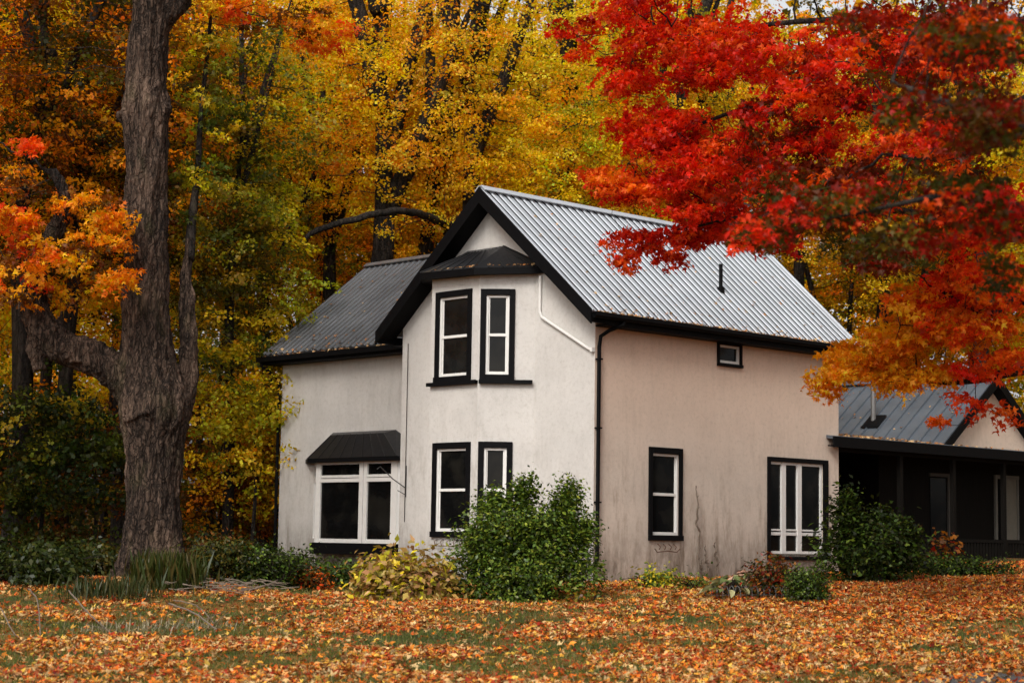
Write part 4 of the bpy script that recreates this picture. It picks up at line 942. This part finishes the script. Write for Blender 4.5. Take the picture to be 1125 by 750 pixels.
# thin understory maples seen between the trunks at the left
def sapling(px, Y, h, rx, keys, label, n=150, per=50, size=.10, tr=.05):
    x = at(px, 593, Y)[0]; base = np.array([x, Y, float(ground_z(x, Y))])
    A = crown_pts(n, rx, h*.42, h*.58)
    A[:, 2] = np.clip(A[:, 2], .3, None)
    paths = [bend([(0, 0, -.1, tr*1.2), (.1, 0, h*.3, tr), (.0, .1, h*.6, tr*.6), (.1, 0, h*.92, tr*.2)], 5, .1)]
    return make_tree('young_maple', base, paths, A+base, palcol(keys, n, .15), per, .45, .07, size, KITE, label, D=.28, dk=.4, di=3, tip=.007, attach=.5)
sapling(275, 48, 6.2, 2.0, ('limey', 'limey', 'yellow'), 'lime yellow young maple beside the left corner of the house', n=220)
sapling(238, 50, 3.8, 1.7, ('rust', 'greenmix', 'orangeyellow'), 'rusty young maple low down right of the old trunk')
sapling(300, 51, 4.2, 1.5, ('orangeyellow', 'limey', 'rust'), 'small gold young maple against the wing corner')
sapling(40, 41, 4.4, 1.9, ('darkgreen', 'greenmix', 'darkgreen'), 'dark green young maple under the low limb of the old tree', n=200)
sapling(100, 44, 4.0, 1.6, ('darkgreen', 'olive', 'rust'), 'dark olive young maple just left of the old trunk')
sapling(-5, 46, 3.6, 1.5, ('rust', 'darkgreen'), 'rust brown young maple at the left edge')
sapling(85, 54, 5., 2.2, ('rust', 'olive'), 'brown young maple further back left of the old trunk')
sapling(225, 58, 5.5, 2.4, ('rust', 'orangeyellow', 'olive'), 'orange young maple far back right of the old trunk')
sapling(925, 57, 6.5, 2.2, ('olive', 'orangeyellow', 'rust'), 'olive young maple behind the gap between house and annex', n=220)
# extra thin trunks in the deep wood
def thin_trunks():
    for i, (px, Y, r, lab) in enumerate([(20, 52, .17, 'a'), (112, 58, .12, 'b'), (232, 60, .10, 'c'), (222, 64, .13, 'd'), (252, 66, .10, 'e'), (286, 62, .12, 'f'), (-20, 58, .16, 'g'), (895, 66, .14, 'h'), (935, 68, .12, 'i'), (1010, 66, .14, 'j'), (336, 64, .12, 'k'), (480, 63, .12, 'l'), (575, 64, .14, 'm'), (645, 66, .12, 'n'), (725, 65, .14, 'o')]):
        x = at(px, 593, Y)[0]; b = (x, Y, float(ground_z(x, Y)))
        root = empty('bare_tree', b, label='slender dark bare stem standing deep between the maples', cat='tree', group='bare stems deep in the wood')
        q = bend([(0, 0, -.2, r*1.2), (rng.normal()*.1, 0, 3, r), (rng.normal()*.3, 0, 7, r*.8), (rng.normal()*.5, 0, 12, r*.55), (rng.normal()*.8, 0, 18, r*.2)], 5, .1)
        A = np.column_stack([rng.normal(size=60)*1.6, rng.normal(size=60)*1.6, rng.uniform(5, 18, 60)])
        nodes, par, rr, kids = colonize([q], A, D=.5, dk=.6, di=4, tip=.012, attach_from=3)
        mb = MB(); branch_mesh(mb, nodes, par, rr, kids, M['twig']); mb.build('trunk', root, smooth=True)
thin_trunks()
# far wood as one mass
def far_wood():
    n = 120000; nc = 2600
    cx = rng.uniform(-52, 52, nc); cy = rng.uniform(84, 112, nc); cz = rng.uniform(0, 1, nc)**.8*26
    A = np.stack([cx, cy, cz], 1); per = n//nc
    keys = ('yellow', 'orangeyellow', 'limey', 'olive', 'rust'); C = palcol(keys, nc, .2)
    C[(cz < 7)] = palcol(('olive', 'rust', 'darkgreen'), int((cz < 7).sum()), .2)
    P, N, s, c, T = clumps(A, C, per, 2.0, .35, .42)
    P[:, 2] = np.maximum(P[:, 2], ground_z(P[:, 0], P[:, 1]))
    o = leaf_mesh('distant_woodland', P, N, s, c, KITE, M['leaf'], T=T)
    finish(o, kind='stuff', label='far off mass of yellow and brown autumn woodland', cat='woodland')
    n = 60000; A = np.stack([rng.uniform(-30, 34, 1500), rng.uniform(58, 80, 1500), np.zeros(1500)], 1); A[:, 2] = ground_z(A[:, 0], A[:, 1])+rng.uniform(.1, 2.2, 1500)
    k = ~in_house(A[:, 0], A[:, 1], .5); A = A[k]
    P, N, s, c, T = clumps(A, palcol(('olive', 'rust', 'darkgreen', 'greenmix'), len(A), .2), 40, .8, .2, .17)
    o = leaf_mesh('forest_undergrowth', P, N, s, c, KITE, M['green'], T=T)
    finish(o, kind='stuff', label='low dark undergrowth on the floor of the wood', cat='undergrowth')
far_wood()

# ------------------------------------------------------------------ shrubs and plants
def shrub(name, px, py, h, r, keys, label, nst=26, leaves=9000, size=.06, shape=OVAL, arch=.6, dens=.75, mat='green', ry=None, cat='shrub', lobes=9, Y=None, lobelist=None, foot=.08, taper=.25):
    g0 = gpoint(px, py) if Y is None else at(px, 593, Y); base = np.array([g0[0], g0[1], float(ground_z(g0[0], g0[1]))]); ry = ry or r
    root = empty(name, base, label=label, cat=cat); mb = MB(); tips = []; pts = []
    for i in range(nst):
        a = rng.uniform(0, 2*np.pi); k = rng.uniform(.25, 1)**.6; hh = h*rng.uniform(.6 if taper < .4 else .35, 1.)*(1-taper*k); d = np.array([math.cos(a)*r, math.sin(a)*ry, 0])*k
        wv = rng.normal(size=4)*r*.13; q = bend([(*(d[:2]*foot), -.05, .016), (d[0]*.35+wv[0], d[1]*.35+wv[1], hh*.5, .012), (d[0]*.75+wv[2], d[1]*.75+wv[3], hh*.88, .008), (d[0]*1.15+wv[3]*1.5, d[1]*1.1+wv[0], hh*(1-.12*arch)+wv[1]*.6, .004)], 6, .8)
        mb.tube([p[:3] for p in q], [p[3] for p in q], 4, M['twig'], cap=False)
        pts.append(q[5:, :3])
    mb.build('stems', root, smooth=True)
    stems = np.concatenate(pts); na = int(leaves*(1-dens)); nb = leaves-na
    s1 = stems[rng.integers(0, len(stems), na)]+rng.normal(size=(na, 3))*size*1.3
    # leafy body made of uneven lobes
    lb = []
    for _ in range(lobes):
        a = rng.uniform(0, 2*np.pi); zz = rng.uniform(.05, .62); k = rng.uniform(.1, 1.)**.6*(.8-.75*max(zz-.25, 0)); lb.append(((math.cos(a)*r*k, math.sin(a)*ry*k, h*zz), rng.uniform(.22, .36)))
    if lobelist: lb = [((x*r, y*ry, z*h), q_) for x, y, z, q_ in lobelist]; lobes = len(lb)
    li = rng.integers(0, lobes, nb); q = norm(rng.normal(size=(nb, 3)))*(rng.uniform(.2, 1, (nb, 1))**.4)
    cen = np.array([b[0] for b in lb])[li]; rr = np.array([b[1] for b in lb])[li]
    s2 = cen+q*np.stack([rr*r, rr*ry, rr*h*.8], 1)
    # gather leaves into small sprays
    ns = max(nb//14, 1); sp_ = s2[rng.integers(0, nb, ns)]; s2 = sp_[rng.integers(0, ns, nb)]+rng.normal(size=(nb, 3))*size*1.6
    P = np.concatenate([s1, s2]); P[:, 2] = np.maximum(P[:, 2], .02)
    n = len(P); N = rng.normal(size=(n, 3))*.7+np.array([0, 0, .8])+norm(P*[1, 1, .6])*.5
    C = palcol(keys, n, .2)
    T = norm(P*[1, 1, .2])+rng.normal(size=(n, 3))*.7
    leaf_mesh('foliage', P, N, size*(1+.3*rng.normal(size=n)).clip(.5, 1.7), C, shape, M[mat], T=T, parent=root)
    return root
G = ('brightgreen', 'darkgreen'); PAL['peach'] = np.array([(.50, .30, .14), (.44, .22, .10), (.40, .30, .10)]); PAL['limegreen'] = np.array([(.17, .22, .02), (.24, .26, .03), (.14, .19, .02)])
shrub('green_shrub', 575, 661, 2.75, 1.06, ('brightgreen', 'brightgreen', 'brightgreen', 'darkgreen', 'limegreen'), 'tall green shrub with arching shoots in front of the bay', nst=85, leaves=52000, size=.066, dens=.60, taper=.5, ry=.9, foot=.5, lobelist=[(-.95, .1, .10, .30), (-.6, -.4, .12, .34), (-.2, -.6, .10, .36), (.25, -.6, .10, .36), (.65, -.3, .12, .36), (1.0, .1, .10, .28), (-.62, 0, .27, .26), (-.3, -.3, .30, .34), (.1, -.35, .31, .34), (.55, -.1, .34, .30), (.85, .1, .30, .22), (-.35, 0, .46, .20), (0, 0, .47, .22), (.42, 0, .50, .22), (.68, .1, .56, .17), (.72, .1, .68, .12), (-.12, .1, .60, .13), (.0, .0, .70, .09), (-.6, -.1, .14, .3), (.3, -.2, .2, .4), (0, 0, .2, .5), (-.75, -.1, .40, .11), (.98, 0, .46, .10), (-.5, 0, .60, .09)])
shrub('peony_plant', 450, 657, .68, .9, ('brownish', 'brownish', 'peach', 'limey'), 'low yellow brown leafy plant left of the tall green shrub', nst=44, leaves=4800, size=.13, shape=OVAL, dens=.82, ry=.5, cat='plant')
shrub('green_shrub', 375, 645, .5, .55, G, 'small green bush below the wide bay window', nst=16, leaves=2600, size=.07)
shrub('red_leaved_shrub', 345, 648, .38, .4, ('rust', 'redorange', 'darkgreen'), 'small reddish bush beneath the left part of the bay window', nst=12, leaves=900, size=.07)
shrub('green_shrub', 295, 645, .85, .9, ('darkgreen', 'brightgreen', 'darkgreen'), 'spreading dark green bush at the left corner of the house', nst=26, leaves=9000, size=.065)
shrub('green_shrub', 245, 640, .9, .7, ('darkgreen', 'olive'), 'dark olive bush between the old trunk and the corner bush', nst=18, leaves=4000, size=.07)
shrub('dark_shrub', 957, 640, 1.9, .88, ('darkgreen', 'darkgreen', 'brightgreen'), 'loose dark green bush in front of the porch', nst=50, leaves=13000, size=.09, dens=.45, taper=.5, foot=.55, lobelist=[(-.8, 0, .12, .34), (-.3, -.3, .15, .4), (.3, -.2, .14, .36), (.85, 0, .12, .3), (-.4, 0, .36, .32), (.1, 0, .4, .3), (.6, 0, .35, .26), (-.5, .1, .62, .2), (.25, .1, .6, .16), (-.55, 0, .78, .12)])
shrub('yew_bush', 888, 660, .85, .45, ('darkgreen', 'brightgreen'), 'dense dark evergreen bush under the triple window', nst=16, leaves=9000, size=.045, dens=.9)
shrub('flowering_plant', 845, 656, .75, .55, ('rust', 'darkred', 'darkgreen'), 'faded reddish brown plant below the triple window', nst=18, leaves=2200, size=.07, cat='plant')
shrub('leafy_weed', 718, 646, .35, .45, ('brightgreen', 'limey'), 'low green weed at the foot of the side wall', nst=12, leaves=900, size=.07, cat='plant')
shrub('leafy_weed', 760, 648, .30, .35, ('brightgreen', 'greenmix'), 'low olive weed just right of the other wall weed', nst=10, leaves=600, size=.06, cat='plant')
shrub('ground_cover', 1045, 634, .42, 1.25, ('brightgreen', 'darkgreen'), 'low green planting along the front of the porch', nst=30, leaves=6000, size=.065, ry=.5, cat='plant')
shrub('ground_cover', 640, 664, .22, .4, ('greenmix', 'rust'), 'low tuft at the right foot of the tall green shrub', nst=8, leaves=400, size=.06, cat='plant')
shrub('red_sapling', 1040, 629, 1.2, .26, ('rust', 'darkred', 'rust'), 'thin sapling with dull red leaves before the porch railing', nst=5, leaves=170, size=.11, shape=KITE, dens=.2, cat='plant', mat='leaf')
for px, py, h, r, kk, lab in [(30, 640, .8, 1.3, ('darkgreen',), 'dark green thicket at the far left edge of the lawn'), (100, 635, .75, 1.2, ('darkgreen', 'olive'), 'dark thicket just left of the old trunk'), (225, 628, 1.0, 1.1, ('darkgreen', 'rust'), 'dark thicket behind the brush pile'), (60, 625, 1.1, 1.6, ('olive', 'darkgreen', 'rust'), 'taller brown thicket behind the dark left thicket')]:
    shrub('thicket', px, py, h, r, kk, lab, nst=26, leaves=7000, size=.09)
def hosta(px, py, r, n, keys, label):
    g0 = gpoint(px, py); base = np.array([g0[0], g0[1], float(ground_z(g0[0], g0[1]))]); root = empty('hosta_plant', base, label=label, cat='plant')
    a = rng.uniform(0, 2*np.pi, n); k = rng.uniform(.15, 1, n); d = np.stack([np.cos(a), np.sin(a), np.zeros(n)], 1)
    P = d*(k*r*.7)[:, None]+np.array([0, 0, 1.])*(.12+.22*(1-k)+rng.uniform(0, .08, n))[:, None]
    T = d+np.array([0, 0, 1.])*(.5-.9*k)[:, None]; N = np.array([0, 0, 1.])+rng.normal(size=(n, 3))*.25+d*.2
    shp = (np.array([[0, 0, 0], [.25, .26, .06], [.65, .22, .0], [1, 0, -.22], [.65, -.22, 0.], [.25, -.26, .06]])-[0, 0, 0], [(0, 1, 2, 3), (0, 3, 4, 5)])
    leaf_mesh('foliage', P, N, rng.uniform(.16, .28, n), palcol(keys, n, .15), shp, M['green'], T=T, parent=root)
    mb = MB()
    for p in P[::2]: mb.tube([(0, 0, 0), tuple(p*.6+[0, 0, .05]), tuple(p)], .006, 3, M['twig'], cap=False)
    mb.build('stems', root)
PAL['pale'] = np.array([(.24, .27, .12), (.34, .32, .16), (.16, .20, .07)]); PAL['pinkpale'] = np.array([(.42, .26, .18), (.36, .20, .14), (.25, .12, .07)])
hosta(802, 657, .55, 70, ('pale',), 'pale green broad leaved plant below the side wall')
hosta(825, 652, .5, 60, ('pinkpale', 'pale'), 'fading pinkish broad leaved plant beside the pale green one')
# tall grass round the old trunk
def tuft(px, py, h, r, n, label, name='grass_clump', lay=.28, cols=((.05, .07, .015), (.09, .10, .02), (.16, .14, .05))):
    g0 = gpoint(px, py); base = np.array([g0[0], g0[1], float(ground_z(g0[0], g0[1]))])
    a = rng.normal(size=(n, 2))*r*.5; P = np.stack([a[:, 0], a[:, 1]*.6, np.zeros(n)], 1); P[:, 2] = ground_z(P[:, 0]+base[0], P[:, 1]+base[1])-base[2]
    T = np.stack([rng.normal(size=n)*lay, rng.normal(size=n)*lay, np.ones(n)], 1); N = rng.normal(size=(n, 3)); N[:, 2] = 0.1
    C = np.array(cols)[rng.integers(0, len(cols), n)]
    o = leaf_mesh(name, P, N, h*rng.uniform(.4, 1.1, n), C, (np.array([[0, .016, 0], [0, -.016, 0], [.6, 0, .06], [1., 0, .22]]), [(0, 1, 3, 2)]), M['green'], T=T); o.location = base
    finish(o, label=label, cat='grass', kind='stuff')
tuft(182, 650, .7, .55, 1100, 'tall green grass clump right against the foot of the old trunk', cols=((.03, .045, .008), (.05, .06, .012), (.09, .07, .02)))
tuft(120, 655, .35, .8, 700, 'shorter grass clump left of the old trunk', cols=((.025, .04, .008), (.04, .05, .012), (.07, .06, .02)))
tuft(205, 690, .18, 1.0, 380, 'pale dry grass clump on the low bank', lay=1.6, cols=((.26, .22, .13), (.36, .31, .21), (.12, .11, .05)))
tuft(140, 695, .17, 1.0, 320, 'pale dry grass clump at the left end of the low bank', lay=1.6, cols=((.26, .22, .13), (.36, .31, .21), (.12, .11, .05)))
# brush pile, sticks, dead vine, edging
def stick(pts_px, r, label, name='fallen_branch', group=None, lift=.03):
    P = []
    for px, py, up in pts_px:
        g = gpoint(px, py); P.append((g[0], g[1], g[2]+up+lift))
    b = P[0]; mb = MB(); q = bend([(p[0]-b[0], p[1]-b[1], p[2]-b[2], r*(1-.5*i/len(P))) for i, p in enumerate(P)], 5, .4)
    mb.tube([p[:3] for p in q], [max(p[3], .004) for p in q], 6, M['drystick'])
    for _ in range(3):
        i = rng.integers(len(q)//3, len(q)-1); p = q[i, :3]; mb.tube([p, p+rng.normal(size=3)*[.12, .12, .06]+[0, 0, .05], p+rng.normal(size=3)*[.2, .2, .08]+[0, 0, .10]], [r*.4, r*.3, .003], 4, M['drystick'])
    o = mb.build(name, None, smooth=True); o.location = b; finish(o, label=label, cat='branch', group=group)
stick([(185, 672, .1), (212, 686, .15), (238, 697, .05)], .016, 'long bare branch slanting down the bank below the old trunk')
stick([(190, 668, .1), (215, 680, .18), (235, 690, .05)], .011, 'thin twig lying close beside the long bare branch')
stick([(75, 668, .25), (95, 682, .12), (125, 700, .0)], .013, 'thin bare branch left of the low bank')
stick([(30, 670, .3), (40, 680, .25), (44, 700, 0)], .012, 'curved dry stick standing near the left edge')
stick([(0, 685, .2), (12, 697, .05), (20, 702, 0)], .010, 'short dry stick at the left edge')
stick([(265, 652, .05), (300, 650, .12), (328, 640, .35)], .022, 'pale branch leaning on the corner bush')
def brush():
    g = gpoint(250, 652); mb = MB()
    for _ in range(60):
        c = np.array([rng.normal()*.5, rng.normal()*.35, abs(rng.normal())*.14+.03]); a = rng.normal()*.9+.15; L = rng.uniform(.2, .7); d = np.array([math.cos(a), math.sin(a)*.4, rng.normal()*.16])
        mb.tube([c-d*L/2, c+rng.normal(size=3)*.03, c+d*L/2], [.011, .009, .004], 4, M['drystick'], cap=False)
    o = mb.build('brush_pile'); o.location = tuple(g); finish(o, label='heap of dry sticks between the old trunk and the corner bush', cat='brush pile')
brush()
def vine():
    w = to_world(3.18, -.05, 0); mb = MB()
    for k, (x, h) in enumerate([(0, 2.05), (.28, .75), (.62, .85), (.12, .5)]):
        q = bend([(x, 0, -.1, .014), (x+.05, 0, h*.4, .02), (x-.03, -.02, h*.7, .022), (x-.06, 0, h, .008)], 6, .9)
        mb.tube([p[:3] for p in q], [p[3] for p in q], 5, M['drystick'])
        for p in q[3::2]: mb.tube([p[:3], p[:3]+np.array([rng.normal()*.06, -.03, .06])], [.012, .003], 4, M['drystick'])
    o = mb.build('dead_vine'); o.location = tuple(w); o.rotation_euler = (0, 0, HA); finish(o, label='dead brown climber standing against the side wall', cat='vine')
    return
vine()
M['wire'] = simple('weathered_wire', (.10, .095, .09), .6)
def edging(px0, px1, py, n, label):
    a = gpoint(px0, py); b = gpoint(px1, py); mb = MB()
    for i in range(n):
        f0, f1 = i/n, (i+1)/n; p = a+(b-a)*f0; q = a+(b-a)*f1; m = (p+q)/2
        zp, zq = float(ground_z(p[0], p[1])), float(ground_z(q[0], q[1]))
        pts = [(p[0], p[1], zp-.05), (p[0], p[1], zp+.14), (p[0]*.75+q[0]*.25, p[1]*.75+q[1]*.25, zp+.22), (m[0], m[1], zp+.245), (p[0]*.25+q[0]*.75, p[1]*.25+q[1]*.75, zp+.22), (q[0], q[1], zq+.14), (q[0], q[1], zq-.05)]
        mb.tube([np.array(x)-a for x in pts], .007, 5, M['wire'])
        mb.tube([np.array((p[0], p[1]+.004, zp+.09))-a, np.array((q[0], q[1]+.004, zq+.09))-a], .005, 4, M['wire'])
    o = mb.build('garden_edging', smooth=True); o.location = tuple(a); finish(o, label=label, cat='edging')
edging(412, 512, 659, 16, 'low wire hoop edging in front of the yellow brown plant')
edging(775, 872, 659, 15, 'low wire hoop edging below the triple window')
# leaves caught on roofs and in the gutter
def roof_leaves():
    P = []; 
    for _ in range(260): P.append((rng.uniform(FX0+.1, FX1-.1), -OV-.06+rng.normal()*.02, ze-.02+rng.uniform(0, .03)))
    for _ in range(170):
        y = -OV+rng.uniform(0, 1)**3*3; x = rng.uniform(0, 8.4); P.append((x, y, roofz(y)+.03))
    for _ in range(90):
        x = .6+rng.uniform(0, 1)**3*3; y = rng.uniform(6.9, 12); P.append((x, y, wz(x)+.04))
    for _ in range(60): P.append((.52+rng.normal()*.02, rng.uniform(6.9, 12), wz(.58)-.03))
    for _ in range(260):
        x = rng.uniform(8.4, 17.5) if rng.uniform() < .5 else rng.uniform(8.4, 12.5); y = -.18+rng.uniform(0, 1)**2*2.2; P.append((x, y, zf(y)+.02)) if not (y > .4 and x > 13.2) else None
    for _ in range(50):
        x = 13.1+rng.uniform(0, 1)**2*2.3; P.append((x, rng.uniform(.4, 5), az(x)+.04))
    for _ in range(130):
        f = rng.uniform(0, 1); a = np.array((-1.0, 4.15, 6.57)) if rng.uniform() < .5 else np.array((-1.0, 2.6, 6.55)); b = np.array((-1.0, 2.6, 6.55)) if a[1] > 3 else np.array((-.1, 1.6, 6.59))
        P.append(tuple(a*(1-f)+b*f+[rng.uniform(0, .12), 0, .02]))
    P = np.array([p for p in P if p is not None]); n = len(P)
    W = CORNER+P[:, :1]*UX+P[:, 1:2]*VX; W[:, 2] = CORNER[2]+P[:, 2]
    pal = np.array([(.5, .30, .14), (.42, .18, .06), (.58, .38, .18), (.3, .14, .06)])
    o = leaf_mesh('roof_leaves', W, rng.normal(size=(n, 3))*.4+[0, -.2, 1], rng.uniform(.05, .10, n), pal[rng.integers(0, 4, n)], MAPLE, M['litter'])
    finish(o, kind='stuff', label='dry tan leaves caught on the roofs and in the gutters', cat='leaves')
roof_leaves()

# ------------------------------------------------------------------ light
w = bpy.data.worlds.new('World'); S.world = w; w.use_nodes = True; nt = w.node_tree
bg = nt.nodes['Background']; sky = nt.nodes.new('ShaderNodeTexSky'); sky.sky_type = 'NISHITA'; sky.sun_disc = False
EL, AZ_ = math.radians(40), math.radians(202)   # azimuth clockwise from +Y
sky.sun_elevation = EL; sky.sun_rotation = AZ_; sky.dust_density = 4; sky.air_density = 1.; sky.ozone_density = 1
hs = nt.nodes.new('ShaderNodeHueSaturation'); hs.inputs['Saturation'].default_value = .12
nt.links.new(sky.outputs[0], hs.inputs['Color']); nt.links.new(hs.outputs[0], bg.inputs[0]); bg.inputs[1].default_value = .15
sd = bpy.data.lights.new('sun', 'SUN'); sd.energy = 1.5; sd.angle = math.radians(20); sd.color = (1, .94, .86)
so = bpy.data.objects.new('sun', sd); COL.objects.link(so)
dirv = Vector((math.sin(AZ_)*math.cos(EL), math.cos(AZ_)*math.cos(EL), math.sin(EL)))
so.rotation_euler = dirv.to_track_quat('Z', 'Y').to_euler()
S.view_settings.view_transform = 'Standard'; S.view_settings.look = 'None'; S.view_settings.gamma = 1; S.view_settings.exposure = .38
S.cycles.max_bounces = 6; S.cycles.transmission_bounces = 4; S.cycles.diffuse_bounces = 3; S.cycles.glossy_bounces = 2
